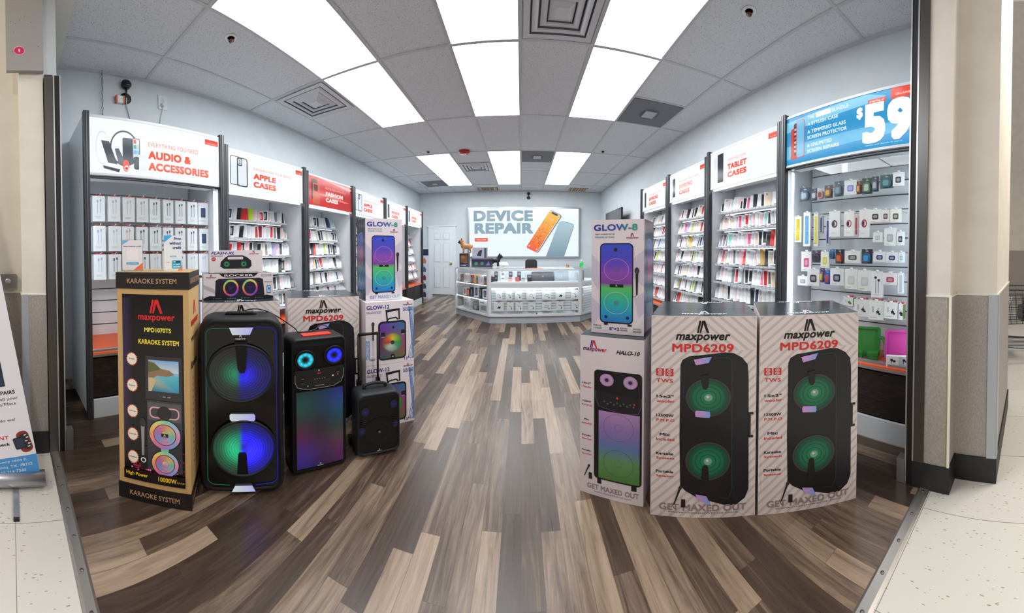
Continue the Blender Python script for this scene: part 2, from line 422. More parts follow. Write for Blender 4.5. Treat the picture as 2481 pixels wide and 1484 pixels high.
# piers on the mall side: upper paint, lower laminate, rubber base, ledge line
def pier(name, x0, x1, y0, y1, top=4.6, wz=1.10):
    m = MB()
    m.box(x0, x1, y0, y1, wz, top, WHITE, 'mall_wall')
    m.box(x0 - 0.004, x1 + 0.004, y0 - 0.004, y1, 0, wz, WHITE, 'laminate')
    m.box(x0 - 0.007, x1 + 0.007, y0 - 0.007, y1, wz - 0.006, wz + 0.004, C(225, 222, 214), 'satin')
    m.box(x0 - 0.012, x1 + 0.012, y0 - 0.012, y1, 0, 0.145, WHITE, 'rubber_base')
    return m
m = pier('wall_pier_right_inner', 1.50, 2.2, 0.38, 0.56)
m.box(1.492, 1.502, 0.372, 0.384, 0.145, 1.10, C(232, 230, 220), 'satin')
m.box(1.495, 1.4965, 0.384, 0.392, 0.145, 1.10, C(150, 140, 88), 'matte')
struct('wall_pier_right_inner', m)
m = pier('wall_pier_right_outer', 1.62, 2.45, 0.17, 0.38)
m.box(1.607, 1.618, 0.163, 0.21, 0.145, 1.10, C(172, 176, 182), 'satin')
m.box(1.610, 1.66, 0.158, 0.170, 0.145, 1.10, C(172, 176, 182), 'satin')
struct('wall_pier_right_outer', m)
m = pier('wall_pier_left_inner', -2.9, -1.87, 0.06, 0.20, wz=1.07)
m.box(-1.868, -1.862, 0.056, 0.095, 0.145, 1.07, C(160, 164, 170), 'satin')
struct('wall_pier_left_inner', m)
m = pier('wall_pier_left_outer', -3.3, -2.02, -1.6, 0.06, wz=1.07)
struct('wall_pier_left_outer', m)
# far mall wall
m = MB(); m.box(8.9, 9.0, -6, 5, 1.5, 9.5, WHITE, 'mall_wall'); m.box(8.89, 9.0, -6, 5, 0, 1.5, WHITE, 'laminate')
struct('wall_mall_far', m)

# back door: six panels in a frame
m = MB(mat='satin')
x0, x1, zt = -2.40, -1.80, 2.06
m.box(x0, x1, YB - 0.03, YB, 0.012, zt, C(226, 231, 234))
def panel(xa, xb, za, zb):
    m.box(xa, xb, YB - 0.034, YB - 0.03, za, zb, C(214, 220, 224)); m.box(xa + 0.025, xb - 0.025, YB - 0.041, YB - 0.034, za + 0.025, zb - 0.025, C(230, 234, 237))
for xa, xb in ((x0 + .08, x0 + .27), (x1 - .27, x1 - .08)):
    panel(xa, xb, 0.22, 0.88); panel(xa, xb, 1.02, 1.62); panel(xa, xb, 1.72, 1.94)
door = m.build('door_back'); door['kind'] = 'structure'
m = MB(mat='satin')
for xa, xb, za, zb in ((x0 - .075, x0, 0, zt + .075), (x1, x1 + .075, 0, zt + .075), (x0, x1, zt, zt + .075)): m.box(xa, xb, YB - .035, YB, za, zb, C(222, 228, 232))
m.box(x0 - .1, x1 + .1, YB - .045, YB, zt + .075, zt + .10, C(228, 232, 235))
o = m.build('door_frame', door)
m = MB(TR(x1 - .05, YB - .03, 0.98) @ RX(PI / 2), mat='metal'); m.lathe([(.03, 0), (.03, .008), (.012, .01), (.012, .03), (.028, .04), (.03, .055), (.02, .068), (.0, .07)], C(170, 140, 70), n=16)
m.build('door_knob', door)

# ================================================================ CEILING FITTINGS
ORD = ['first', 'second', 'third', 'fourth', 'fifth', 'sixth', 'seventh', 'eighth', 'ninth', 'tenth', 'eleventh', 'twelfth', 'thirteenth', 'fourteenth', 'fifteenth', 'sixteenth', 'seventeenth', 'eighteenth', 'nineteenth', 'twentieth', 'twenty-first', 'twenty-second']
colname = {2: 'over the cable wall side', 4: 'in the middle column', 6: 'over the tablet rack side'}
rowname = {1: 'front row by the entrance', 2: 'second row', 4: 'third row past the blank tiles', 5: 'last row before the back wall'}
def troffer(x0, x1, y0, y1, mat, label):
    t = thing('ceiling_light', label, 'light', ((x0 + x1) / 2, (y0 + y1) / 2, ZC - 0.008), 0, 'rectangular ceiling lights')
    w, d = (x1 - x0) / 2 - 0.016, (y1 - y0) / 2 - 0.016
    m = MB(mat=mat); m.rect(-w, -d, w, d, C(250, 253, 255)); 
    for f in m.f: f.reverse()
    m.build('diffuser', t)
    m = MB(mat='satin')
    for a in ((-w - .004, w + .004, -d - .004, -d), (-w - .004, w + .004, d, d + .004), (-w - .004, -w, -d, d), (w, w + .004, -d, d)): m.box(a[0], a[1], a[2], a[3], -0.002, 0.006, C(220))
    m.build('frame', t)
for k in (1, 2, 4, 5):
    for c in (2, 4, 6):
        troffer(CX[c], CX[c + 1], RY[k], RY[k + 1], 'lamp' if k < 3 else 'lamp_far', 'bright white ceiling light panel %s, %s' % (colname[c], rowname[k]))
def diffuser(x0, x1, y0, y1, label):
    w, d = (x1 - x0) / 2, (y1 - y0) / 2
    t = thing('air_vent', label, 'vent', ((x0 + x1) / 2, (y0 + y1) / 2, ZC - 0.001), 0, 'square air diffusers')
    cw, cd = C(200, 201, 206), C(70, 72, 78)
    m = MB(mat='satin')
    def ring(a, b, za, zb, c):
        P = [[(-q * w, -q * d, z), (q * w, -q * d, z), (q * w, q * d, z), (-q * w, q * d, z)] for q, z in ((a, za), (b, zb))]
        m.loft(P, c, caps=(False, False), smooth=False)
    ring(0.97, 0.80, -0.012, -0.012, cw)
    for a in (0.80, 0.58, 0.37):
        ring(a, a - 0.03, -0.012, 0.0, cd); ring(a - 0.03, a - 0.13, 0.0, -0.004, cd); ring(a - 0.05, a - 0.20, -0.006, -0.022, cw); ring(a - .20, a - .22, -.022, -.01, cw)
    m.build('louvre_ring', t)
    m = MB(mat='satin'); m.box(-.17 * w, .17 * w, -.17 * d, .17 * d, -0.026, -0.006, C(206, 207, 211)); m.build('centre_plate', t)
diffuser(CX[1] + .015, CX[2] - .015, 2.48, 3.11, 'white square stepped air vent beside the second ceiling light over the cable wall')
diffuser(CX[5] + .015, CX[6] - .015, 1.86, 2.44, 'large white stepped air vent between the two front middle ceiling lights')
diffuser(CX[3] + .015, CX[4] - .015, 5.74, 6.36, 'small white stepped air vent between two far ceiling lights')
def ret(x0, x1, y0, y1, label):
    t = thing('air_return', label, 'vent', ((x0 + x1) / 2, (y0 + y1) / 2, ZC - 0.001), 0, 'dark grey ceiling return grilles')
    w, d = (x1 - x0) / 2, (y1 - y0) / 2
    m = MB(mat='matte'); m.box(-w, w, -d, d, -0.008, 0, C(112, 114, 122))
    m.T = TR(0, 0, -0.008); m.L = -0.0004
    m.disc(0, 0, .40 * w, .45 * d, C(92, 92, 98), 1)
    m.build('grille', t)
    m = MB(mat='satin'); m.box(-.24 * w, .24 * w, -.26 * d, .26 * d, -0.02, -0.008, C(172, 174, 184)); m.build('centre_plate', t)
ret(CX[7] + .02, CX[8] - .015, 3.16, 3.785, 'dark grey ceiling return grille beside the front lights, over the tablet cases')
ret(CX[5] + .015, CX[6] - .015, 5.13, 5.74, 'small grey return grille between the two far centre lights')
ret(CX[1] + .1, CX[2] - .015, 7.0, 7.6, 'small grey return grille beside the last light over the far cable-wall side')
for (x0, x1, y0, y1, lb) in ((-1.10, -0.58, 7.95, 8.33, 'rust stained ceiling vent by the back wall above the door side'), (1.20, 1.66, 7.95, 8.33, 'rust stained ceiling vent by the back wall over the sign end')):
    t = thing('air_vent', lb, 'vent', ((x0 + x1) / 2, (y0 + y1) / 2, ZC - .001), 0, 'rusty vents by the back wall')
    w, d = (x1 - x0) / 2, (y1 - y0) / 2
    m = MB(mat='matte'); m.box(-w, w, -d, d, -0.012, 0, C(170, 150, 130)); m.L = -.0004; m.T = TR(0, 0, -.012)
    for k in range(14):
        xx = -w + (k + .5) * 2 * w / 14; m.rect(xx - .012, -d * .8, xx + .006, d * .8, C(*rnd.choice([(70, 60, 56), (196, 142, 92), (110, 84, 70), (225, 205, 180)])))
    m.build('rusty_louvres', t)
def sprinkler(x, y, lb):
    t = thing('sprinkler_head', lb, 'sprinkler', (x, y, ZC - 0.002), 0, 'fire sprinklers')
    m = MB(RX(PI), mat='gloss'); m.lathe([(.05, 0), (.048, .004), (.03, .006), (.026, .0)], C(226), n=20); m.build('escutcheon', t)
    m = MB(RX(PI), mat='metal'); m.lathe([(.012, 0), (.012, .02), (.02, .022), (.02, .026), (.004, .028)], C(120, 70, 60), n=10); m.tube([(-.012, 0, .01), (-.014, 0, .035), (0, 0, .045), (.014, 0, .035), (.012, 0, .01)], .003, C(150)); m.build('nozzle', t)
sprinkler(-1.87, 1.53, 'chrome ceiling sprinkler between the wall clock camera and the first light')
sprinkler(1.38, 1.66, 'chrome ceiling sprinkler above the blue sign side')
sprinkler(-1.45, 4.95, 'small sprinkler in front of the far cable-side light')
sprinkler(1.27, 4.98, 'small sprinkler in front of the dark ceiling gap by the far lights')
for o in bpy.data.objects:
    if o.get('label') == 'chrome ceiling sprinkler between the wall clock camera and the first light': o['label'] = 'chrome ceiling sprinkler between the black wall camera and the first light'
t = thing('smoke_alarm', 'round red fire alarm on the ceiling by the far lights', 'alarm', (-0.89, 5.06, ZC - .003))
m = MB(RX(PI), mat='gloss'); m.lathe([(.09, 0), (.09, .03), (.075, .045), (.03, .05)], C(176, 26, 38), n=24); m.build('housing', t)
m = MB(TR(0, 0, -.05) @ RX(PI), mat='gloss'); m.lathe([(.03, 0), (.028, .02), (.01, .03)], C(235), n=12); m.build('strobe_lens', t)

# ================================================================ SHARED PRINT WORK
RED, ORG, NAVY, PURP, TEAL, BLK, INK = C(204, 40, 44), C(238, 72, 38), C(38, 44, 140), C(92, 44, 130), C(34, 148, 142), C(14), C(34, 30, 34)
def logo(m, cx, cy, h, c, l=2):           # the slanted bar with an open A
    w = h * 0.86
    def P(pts, cc): m.poly([(cx + x * w, cy + y * h) for x, y in pts], cc, l)
    cl = c if isinstance(c, list) else [c, c, c]
    P([(-.50, -.5), (-.36, -.5), (-.16, .35), (-.16, .5), (-.30, .5)], cl[0])
    P([(-.30, -.5), (-.16, -.5), (.02, .22), (.02, .5), (-.08, .5)], cl[1])
    P([(.02, .5), (.02, .22), (.30, -.5), (.50, -.5), (.16, .5)], cl[2])
def brand(m, cx, cy, w, c, l=2, shear=0.25):
    m.text('maxpower', cx, cy, w, w * 0.185, c, l, bold=0.018, shear=shear)
def hgrad(a, b): return lambda u, v: mixc(a, b, u)
def small(m, t, cx, cy, w, h, c, l=2, bold=0.015): m.text(t, cx, cy, w, h, c, l, bold=bold)
def mic(m, x, y, h, l=3, tilt=0.0, c=C(24)):
    T = m.T; m.T = T @ TR(x, y, 0) @ RZ(tilt)
    m.poly([(-.045 * h, .3 * h), (-.025 * h, -.5 * h), (.025 * h, -.5 * h), (.045 * h, .3 * h)], c, l)
    m.disc(0, .38 * h, .075 * h, .12 * h, C(48), l + .5, n=14)
    m.T = T
def printed_woofer(m, cx, cy, r, l, cin, cout, ring=C(22)):
    m.disc(cx, cy, r * 1.12, r * 1.12, ring, l, n=36)
    for k in range(5):
        m.disc(cx, cy, r * (1.1 - .02 * k), r * (1.1 - .02 * k), mixc(ring, C(120), .35 if k % 2 else .1), l + .1 + k * .1, n=36)
    m.disc(cx, cy, r, r, lambda x, y, q: mixc(cin, cout, q ** 1.6), l + 1, n=36, nr=5)
    for k in range(5):
        q = .4 + .11 * k; m.disc(cx, cy, r * q, r * q, mixc(cin, cout, .3 if k % 2 else .9), l + 1.3, r0=1 - .035 / q, n=36)
    m.disc(cx, cy, r * .2, r * .2, mixc(cin, C(230), .25), l + 1.5, n=20); m.disc(cx - r * .03, cy + r * .04, r * .07, r * .07, mixc(cin, C(255), .6), l + 1.7, n=12)

# ---------------------------------------------------------------- cartons
def carton(name, label, w, d, h, loc, rz, body, top, group, edge=None, matside='satin', sides=None):
    t = thing(name, label, 'box', loc, rz, group)
    m = MB(mat=matside)
    x0, x1 = -w / 2, w / 2
    e = 0.003
    i = {}
    for zi, z in ((0, 0.001), (1, h)):
        for k, (x, y) in enumerate(((x0, 0), (x1, 0), (x1, d), (x0, d))): i[(zi, k)] = (x, y, z)
    def q(a, c, mat=None): m.face([m.p(*i[k]) for k in a], c, mat)
    q(((0, 0), (0, 1), (1, 1), (1, 0)), body); q(((0, 2), (0, 3), (1, 3), (1, 2)), body)
    q(((0, 1), (0, 2), (1, 2), (1, 1)), sides or body); q(((0, 3), (0, 0), (1, 0), (1, 3)), sides or body)
    q(((1, 0), (1, 1), (1, 2), (1, 3)), top[0], top[1]); q(((0, 3), (0, 2), (0, 1), (0, 0)), body)
    m.build('carton_shell', t)
    return t, w, d, h
BG_I = C(224, 214, 214)
def mpd_front(w, h):
    m = MB(FRONT(0), 'satin'); X = lambda u: (u - .5) * w; Y = lambda v: (1 - v) * h
    m.L = 0.0005
    st = C(198, 189, 188)
    sw = 0.017                                                       # stripe width
    for k in range(-8, 46):                                          # rising diagonals in two fields, split under the logo
        b0 = k * 0.047
        p = clip([(X(0), b0 - .28), (X(1), b0 - .28 + w * 1.05), (X(1), b0 - .28 + w * 1.05 + sw), (X(0), b0 - .28 + sw)], X(.005), .004, X(.995), Y(.17))
        if p: m.poly(p, st, .5)
        p = clip([(X(0), b0), (X(.5), b0 + w * .5), (X(.5), b0 + w * .5 + sw), (X(0), b0 + sw)], X(.005), Y(.17), X(.5), Y(.004))
        if p: m.poly(p, st, .5)
        p = clip([(X(.5), b0 + w * .5), (X(1), b0), (X(1), b0 + sw), (X(.5), b0 + w * .5 + sw)], X(.5), Y(.17), X(.995), Y(.004))
        if p: m.poly(p, st, .5)
    logo(m, X(.49), Y(.052), .062, BLK); brand(m, X(.49), Y(.11), .232, BLK)
    m.text('MPD6209', X(.49), Y(.157), .262, .042, C(216, 40, 42), 3, bold=.016)
    # TWS pair of little speakers
    for u in (.085, .175):
        m.rect(X(u) - .017, Y(.298), X(u) + .017, Y(.262), RED, 2)
        for v in (.272, .288): m.disc(X(u), Y(v), .0095, .0075, BG_I, 3, n=14); m.disc(X(u), Y(v), .0062, .005, RED, 4, n=12); m.disc(X(u), Y(v), .003, .0025, BG_I, 5, n=8)
    m.text('TWS', X(.13), Y(.322), .072, .019, RED, 2, bold=.01)
    for a, b, v in (('15x2"', 'woofer', .40), ('12500W', 'P.M.P.O', .495), ('Mic', 'Included', .59), ('Karaoke', 'System', .685), ('Portable', 'Speaker', .775)):
        m.text(a, X(.135), Y(v), .075 if len(a) > 4 else .045, .014, INK, 2, bold=.02)
        m.text(b, X(.14), Y(v + .024), .078, .014, RED, 2, bold=.012)
    # the pictured speaker
    dk = C(17, 15, 19)
    body = [(.28, .24), (.30, .215), (.36, .198), (.70, .178), (.78, .182), (.86, .205), (.915, .24), (.925, .30), (.935, .86), (.90, .905), (.82, .935), (.74, .94), (.44, .895), (.335, .865), (.285, .84), (.275, .60)]
    m.poly([(X(u), Y(v)) for u, v in body[::-1]], dk, 3)
    m.poly([(X(u), Y(v)) for u, v in [(.78, .90), (.77, .22), (.86, .215), (.91, .25), (.925, .86), (.89, .90), (.82, .925)]], C(28, 24, 34), 3.5)
    m.line([(X(.60), Y(.205)), (X(.74), Y(.203)), (X(.765), Y(.225)), (X(.775), Y(.86)), (X(.74), Y(.905)), (X(.66), Y(.895))], .002, C(30, 84, 62), 4.5)
    m.line([(X(.42), Y(.215)), (X(.34), Y(.225)), (X(.315), Y(.245)), (X(.31), Y(.40))], .0015, C(36, 70, 60), 4.5)
    for u0, v in ((.955, .485), (.96, .60)): m.rect(X(.92), Y(v) - .006, X(.975), Y(v) + .006, C(20), 3)
    m.rect(X(.925), Y(.60), X(.95), Y(.485), C(20), 2.9)
    for v in (.40, .715):
        printed_woofer(m, X(.545), Y(v), .088, 5, C(20, 132, 92), C(10, 66, 48))
    m.poly([(X(.47), Y(.29)), (X(.55), Y(.285)), (X(.545), Y(.345)), (X(.525), Y(.36)), (X(.50), Y(.358)), (X(.485), Y(.345))], dk, 9)
    m.poly([(X(.48), Y(.83)), (X(.49), Y(.745)), (X(.51), Y(.733)), (X(.54), Y(.735)), (X(.55), Y(.75)), (X(.56), Y(.83))], dk, 9)
    g = lambda a, b: (lambda x, y: mixc(a, b, (x - X(.42)) / (X(.58) - X(.42))))
    pl = g(C(214, 150, 214), C(120, 170, 236))
    for q in ([(.405, .212), (.575, .197), (.545, .228), (.425, .24)], [(.42, .475), (.43, .463), (.56, .468), (.565, .49), (.555, .50), (.425, .494)], [(.43, .878), (.535, .887), (.575, .932), (.45, .905)]):
        m.poly([(X(u), Y(v)) for u, v in q[::-1]], pl, 9)
    mic(m, X(.26), Y(.885), .10, 10, -.3); m.rect(X(.295), Y(.945), X(.335), Y(.905), C(24), 10)
    m.line([(X(.235), Y(.92)), (X(.215), Y(.94)), (X(.235), Y(.955))], .003, C(60), 9)
    m.text('GET MAXED OUT', X(.50), Y(.948), .375, .034, C(150, 132, 136), 3, bold=.018)
    m.text('www.maxpowerus.com', X(.50), Y(.975), .30, .010, C(104, 94, 96), 3)
    return m
def mpd_top(w, d, h):
    m = MB(TOPF(h), 'gloss'); m.L = .0006
    gc = C(222, 232, 234)
    logo(m, 0, d * .22, .05, gc); m.text('maxpower', 0, d * .10, .20, .034, gc, 2, bold=.018, shear=.2)
    T = m.T; m.T = T @ TR(0, d * .5, 0) @ RZ(PI) @ TR(0, -d * .5, 0)
    logo(m, 0, d * .12, .05, gc); m.text('maxpower', 0, d * .01 + .01, .20, .032, gc, 2, bold=.018, shear=.2)
    m.T = T
    m.line([(-w / 2, d * .5), (w / 2, d * .5)], .003, C(90, 104, 110), 1)
    return m
DKTOP = (C(34, 48, 54), 'gloss')
def mpd_side(T, d, h):
    m = MB(T, 'satin'); m.L = .0005
    for k in range(-9, 24):
        p = clip([(0, k * .047), (d, k * .047 + d), (d, k * .047 + d + .017), (0, k * .047 + .017)], 0, .004, d, h - .004)
        if p: m.poly(p, C(198, 189, 188), .5)
    return m
def mpd_box(label, loc, rz, w=0.455, d=0.40, h=1.015):
    t, *_ = carton('speaker_carton', label, w, d, h, loc, rz, BG_I, DKTOP, 'tall striped speaker cartons')
    mpd_front(w, h).build('front_print', t); mpd_top(w, d, h).build('lid_print', t)
    mpd_side(RIGHTF(w / 2), d, h).build('side_print', t)
    T = basis((-w / 2, d, 0), (0, -1, 0), (0, 0, 1), (-1, 0, 0)); mpd_side(T, d, h).build('side_print', t)
    m = MB(mat='film'); m.box(-w * .02, w * .02, -.0035, .03, h - .05, h + .002, WHITE)
    return t
def place(L, R_): return ((L[0] + R_[0]) / 2, (L[1] + R_[1]) / 2, 0), math.atan2(R_[1] - L[1], R_[0] - L[0])
def at(t, x, y, z):            # a point given in a placed thing's own axes
    a = t.rotation_euler[2]; l = t.location
    return (l[0] + x * math.cos(a) - y * math.sin(a), l[1] + x * math.sin(a) + y * math.cos(a), l[2] + z)
loc, a = place((.546, 1.281), (.928, 1.043)); I1 = mpd_box('tall white striped green-woofer speaker carton, standing against the stack topped by a blue-purple box', loc, a, .452)
loc, a = place((.938, 1.033), (1.296, .760)); I2 = mpd_box('tall white striped green-woofer speaker carton standing closest to the blue price sign', loc, a, .452)
loc, a = place((-1.60, 1.066), (-1.345, 1.457)); E1 = mpd_box('striped speaker carton behind the big double-woofer speaker, carrying two smaller boxes', loc, a, .467, .40, .99)
loc, a = place((-1.36, 1.548), (-1.025, 1.875)); F1 = mpd_box('striped speaker carton behind the round-eyed speaker, nothing stacked on its wrapped top', loc, a, .467, .40, .995)

# ---- GLOW-8
def glow8(label, loc, rz, bottom):
    w, d, h = .262, .20, .635
    t, *_ = carton('speaker_carton', label, w, d, h, loc, rz, C(222, 212, 220), (C(40, 44, 66), 'gloss'), 'purple-green twin speaker cartons', sides=C(36, 48, 84), matside='gloss')
    m = MB(FRONT(0), 'satin'); m.L = .0005; X = lambda u: (u - .5) * w; Y = lambda v: (1 - v) * h
    sh = C(196, 188, 208)
    for q in ([(0, .30), (.25, .42), (.13, .62), (0, .52)], [(1, .26), (.74, .36), (.80, .50), (1, .58)], [(0, .68), (.24, .78), (.06, .93), (0, .92)], [(1, .62), (.82, .68), (.9, .85), (1, .80)]): m.poly([(X(u), Y(v)) for u, v in q], sh, .5)
    m.text('GLOW-8', X(.46), Y(.068), .218, .036, lambda u, v: ramp([(0, C(34, 40, 150)), (.55, C(44, 80, 170)), (1, C(44, 160, 130))], u), 2, bold=.02)
    m.text('ENJOY YOURSELF IN THE', X(.26), Y(.128), .10, .010, INK, 2, bold=.02); m.text('PARADISE OF MUSIC', X(.26), Y(.152), .10, .010, TEAL, 2, bold=.02)
    logo(m, X(.78), Y(.135), .020, C(130, 40, 90)); brand(m, X(.78), Y(.163), .062, C(130, 40, 90))
    m.rrect(X(.17), Y(.905), X(.80), Y(.205), .024, C(18, 18, 24), 2, nx=1)
    st = [(0, C(38, 120, 196)), (.12, C(36, 150, 196)), (.26, C(40, 176, 160)), (.44, C(86, 190, 92)), (.495, C(96, 170, 96)), (.5, C(120, 66, 150)), (.62, C(140, 70, 176)), (.78, C(74, 66, 190)), (1, C(52, 74, 196))]
    yb, yt = Y(.893), Y(.215)
    m.rrect(X(.19), yb, X(.78), yt, .02, lambda x, y: ramp(st, (y - yb) / (yt - yb)), 4, nx=2, ny=14)
    for v, cc in ((.435, C(176, 120, 208)), (.725, C(120, 214, 190))):
        m.disc(X(.485), Y(v), .062, .062, cc, 5, r0=.95, n=36); m.disc(X(.485), Y(v), .052, .052, mixc(cc, C(60, 60, 140), .6), 5, r0=.96, n=36); m.disc(X(.485), Y(v), .012, .012, mixc(cc, C(40, 60, 120), .7), 6, n=14)
    m.rect(X(.36), Y(.588), X(.62), Y(.562), C(20), 6); logo(m, X(.49), Y(.574), .010, C(210), 7)
    m.disc(X(.47), Y(.262), .009, .010, C(20), 6, n=14)
    for u in (.29, .70): m.disc(X(u), Y(.85), .008, .009, C(24, 34, 90), 6, n=12)
    for u in (.25, .70): m.rect(X(u), Y(.922), X(u) + .02, Y(.905), C(20), 2)
    mic(m, X(.87), Y(.53), .15, 6); m.line([(X(.87), Y(.65)), (X(.83), Y(.665)), (X(.80), Y(.66))], .002, C(40), 5)
    if bottom == 'slogan':
        m.text('GET MAXED OUT', X(.52), Y(.957), .215, .025, lambda u, v: mixc(C(120, 120, 190), C(130, 200, 190), u), 2, bold=.018)
    else:
        m.text('P.M.P.O', X(.12), Y(.933), .038, .010, INK, 2, bold=.02); m.text('11500W', X(.13), Y(.955), .042, .010, TEAL, 2, bold=.02)
        m.text('8"×2', X(.45), Y(.952), .05, .018, C(40, 44, 150), 2, bold=.018); m.text('PORTABLE', X(.63), Y(.942), .036, .008, INK, 2, bold=.02); m.text('SPEAKER', X(.63), Y(.960), .036, .008, INK, 2, bold=.02)
        m.text('KARAOKE', X(.88), Y(.942), .042, .010, TEAL, 2, bold=.02); m.text('SPEAKER', X(.88), Y(.965), .042, .010, INK, 2, bold=.02)
    m.build('front_print', t)
    for s_ in (1, -1):
        T = RIGHTF(w / 2) if s_ > 0 else basis((-w / 2, d, 0), (0, -1, 0), (0, 0, 1), (-1, 0, 0))
        m = MB(T, 'gloss'); m.L = .0005
        m.gshape(lambda y: .002, lambda y: d - .002, [h * k / 8 for k in range(9)], 1, lambda x, y: ramp([(0, C(24, 40, 70)), (.3, C(52, 96, 128)), (.6, C(48, 50, 92)), (1, C(38, 36, 50))], y / h), .4)
        m.rrect(d * .26, h * .12, d * .78, h * .84, .035, C(60, 150, 190), 1); m.rrect(d * .30, h * .135, d * .74, h * .825, .03, lambda x, y: ramp([(0, C(40, 70, 170)), (.3, C(40, 110, 130)), (.48, C(60, 110, 80)), (.5, C(150, 40, 90)), (.7, C(150, 50, 120)), (.8, C(50, 60, 170)), (1, C(44, 90, 190))], (y - h * .13) / (h * .7)), 2, ny=10)
        m.build('side_print', t)
    m = MB(TOPF(h), 'gloss'); m.L = .0006; logo(m, 0, d * .6, .05, C(200, 206, 216)); brand(m, 0, d * .32, .15, C(200, 206, 216)); m.build('lid_print', t)
    return t

# ---- GLOW-12
def glow12_front(w, h):
    m = MB(FRONT(0), 'satin'); m.L = .0005; X = lambda u: (u - .5) * w; Y = lambda v: (1 - v) * h
    sw = [C(150, 190, 226), C(90, 150, 216), C(60, 90, 190)]
    for k in range(9):
        p = [(X(1) - .002 - .02 * (1 - math.cos(t * .5 + k * .5)) * (1 + .3 * k) * .3, Y(.10 + .085 * t)) for t in range(11)]
        m.line([(min(x, X(.995)), y) for x, y in p], .004, mixc(sw[0], sw[2], k / 10), .6)
        p = [(X(0) + .002 + .016 * (1 - math.cos(t * .7 + k)) * .8, Y(.60 + .05 * t)) for t in range(7)]
        m.line([(max(x, X(.005)), y) for x, y in p], .003, mixc(sw[0], sw[1], k / 10), .6)
    m.text('GLOW-12', X(.25), Y(.085), .155, .031, lambda u, v: ramp([(0, C(110, 40, 120)), (.5, C(70, 60, 150)), (1, C(40, 90, 160))], u), 2, bold=.018)
    m.text('ENJOY YOURSELF IN THE', X(.17), Y(.155), .10, .008, INK, 2, bold=.02); m.text('PARADISE OF MUSIC', X(.17), Y(.175), .10, .008, PURP, 2, bold=.02)
    logo(m, X(.87), Y(.045), .018, C(170, 40, 60)); brand(m, X(.87), Y(.075), .07, C(60, 30, 60))
    m.text('KARAOKE', X(.87), Y(.125), .07, .013, C(60, 120, 180), 2, bold=.018); m.text('SPEAKER', X(.87), Y(.158), .07, .013, C(40, 60, 120), 2, bold=.018)
    # handle and bag-shaped speaker
    k = C(26, 26, 32)
    m.line([(X(.44), Y(.32)), (X(.42), Y(.165)), (X(.68), Y(.14)), (X(.69), Y(.30))], .010, k, 3)
    m.line([(X(.40), Y(.15)), (X(.70), Y(.135))], .016, k, 3.5)
    m.line([(X(.42), Y(.325)), (X(.47), Y(.275)), (X(.62), Y(.262)), (X(.66), Y(.30))], .010, k, 3)
    m.rrect(X(.25), Y(.935), X(.83), Y(.315), .03, k, 4)
    def hue(x, y):
        u = (x - X(.29)) / (X(.79) - X(.29)); v = (y - Y(.91)) / (Y(.34) - Y(.91))
        top = mixc(C(104, 52, 160), C(44, 110, 150), u); mid = mixc(C(120, 30, 70), C(170, 50, 110), u); bot = mixc(C(40, 90, 110), C(90, 110, 40), u)
        return mixc(bot, mixc(mid, top, (v - .45) * 2.4), v * 2.1)
    m.rrect(X(.285), Y(.91), X(.80), Y(.345), .02, hue, 6, nx=6, ny=10)
    wheel = [C(60, 150, 70), C(140, 190, 60), C(220, 190, 60), C(220, 90, 50), C(190, 60, 50), C(190, 200, 190), C(170, 190, 180), C(80, 160, 120)]
    def wc(x, y, q):
        an = (math.atan2(y, x) / (2 * PI)) % 1 * 8; return mixc(mixc(wheel[int(an) % 8], wheel[(int(an) + 1) % 8], an % 1), C(60, 90, 70), max(0, q - .6) * 1.6)
    m.disc(X(.54), Y(.66), .066, .070, wc, 7, n=40, nr=4); m.disc(X(.54), Y(.66), .014, .016, C(50, 60, 60), 8, n=14); m.disc(X(.54), Y(.66), .072, .077, C(80, 130, 100), 7, r0=.95, n=36)
    for u, v in ((.305, .49), (.72, .47)): m.poly([(X(u), Y(v)), (X(u + .08), Y(v)), (X(u + .08), Y(v + .07)), (X(u), Y(v + .06))], C(22), 8); m.rect(X(u + .01), Y(v + .075), X(u + .07), Y(v + .068), C(210), 9)
    m.poly([(X(.49), Y(.92)), (X(.51), Y(.85)), (X(.57), Y(.85)), (X(.60), Y(.92))], C(18), 8); logo(m, X(.545), Y(.885), .012, C(220), 9)
    m.disc(X(.56), Y(.42), .008, .010, C(24), 8, n=12)
    mic(m, X(.145), Y(.46), .14, 5)
    m.text('P.M.P.O', X(.13), Y(.895), .04, .008, INK, 2, bold=.02); m.text('12000W', X(.13), Y(.915), .04, .008, INK, 2, bold=.02)
    m.text('12"', X(.84), Y(.945), .036, .022, PURP, 2, bold=.018); m.text('WOOFER', X(.945), Y(.95), .03, .008, INK, 2, bold=.02)
    return m
gl, ga = place((-.955, 1.83), (-.713, 2.065)); gw = math.hypot(.242, .235)
t1 = carton('speaker_carton', 'lower of the two rainbow trolley-speaker cartons, standing on the floor', gw, .30, .478, gl, ga, C(226, 218, 226), (C(210, 208, 214), 'satin'), 'rainbow trolley-speaker cartons')[0]
glow12_front(gw, .478).build('front_print', t1)
t2 = carton('speaker_carton', 'upper of the two rainbow trolley-speaker cartons, under the blue-purple box', gw, .30, .478, (gl[0], gl[1], .479), ga, C(226, 218, 226), (C(214, 212, 218), 'satin'), 'rainbow trolley-speaker cartons')[0]
glow12_front(gw, .478).build('front_print', t2)
gx, gy, _ = at(t2, -.02, .055, 0)
glow8('blue-purple twin-speaker carton on top of the two rainbow trolley-speaker cartons', (gx, gy, .958), math.radians(45), 'slogan')

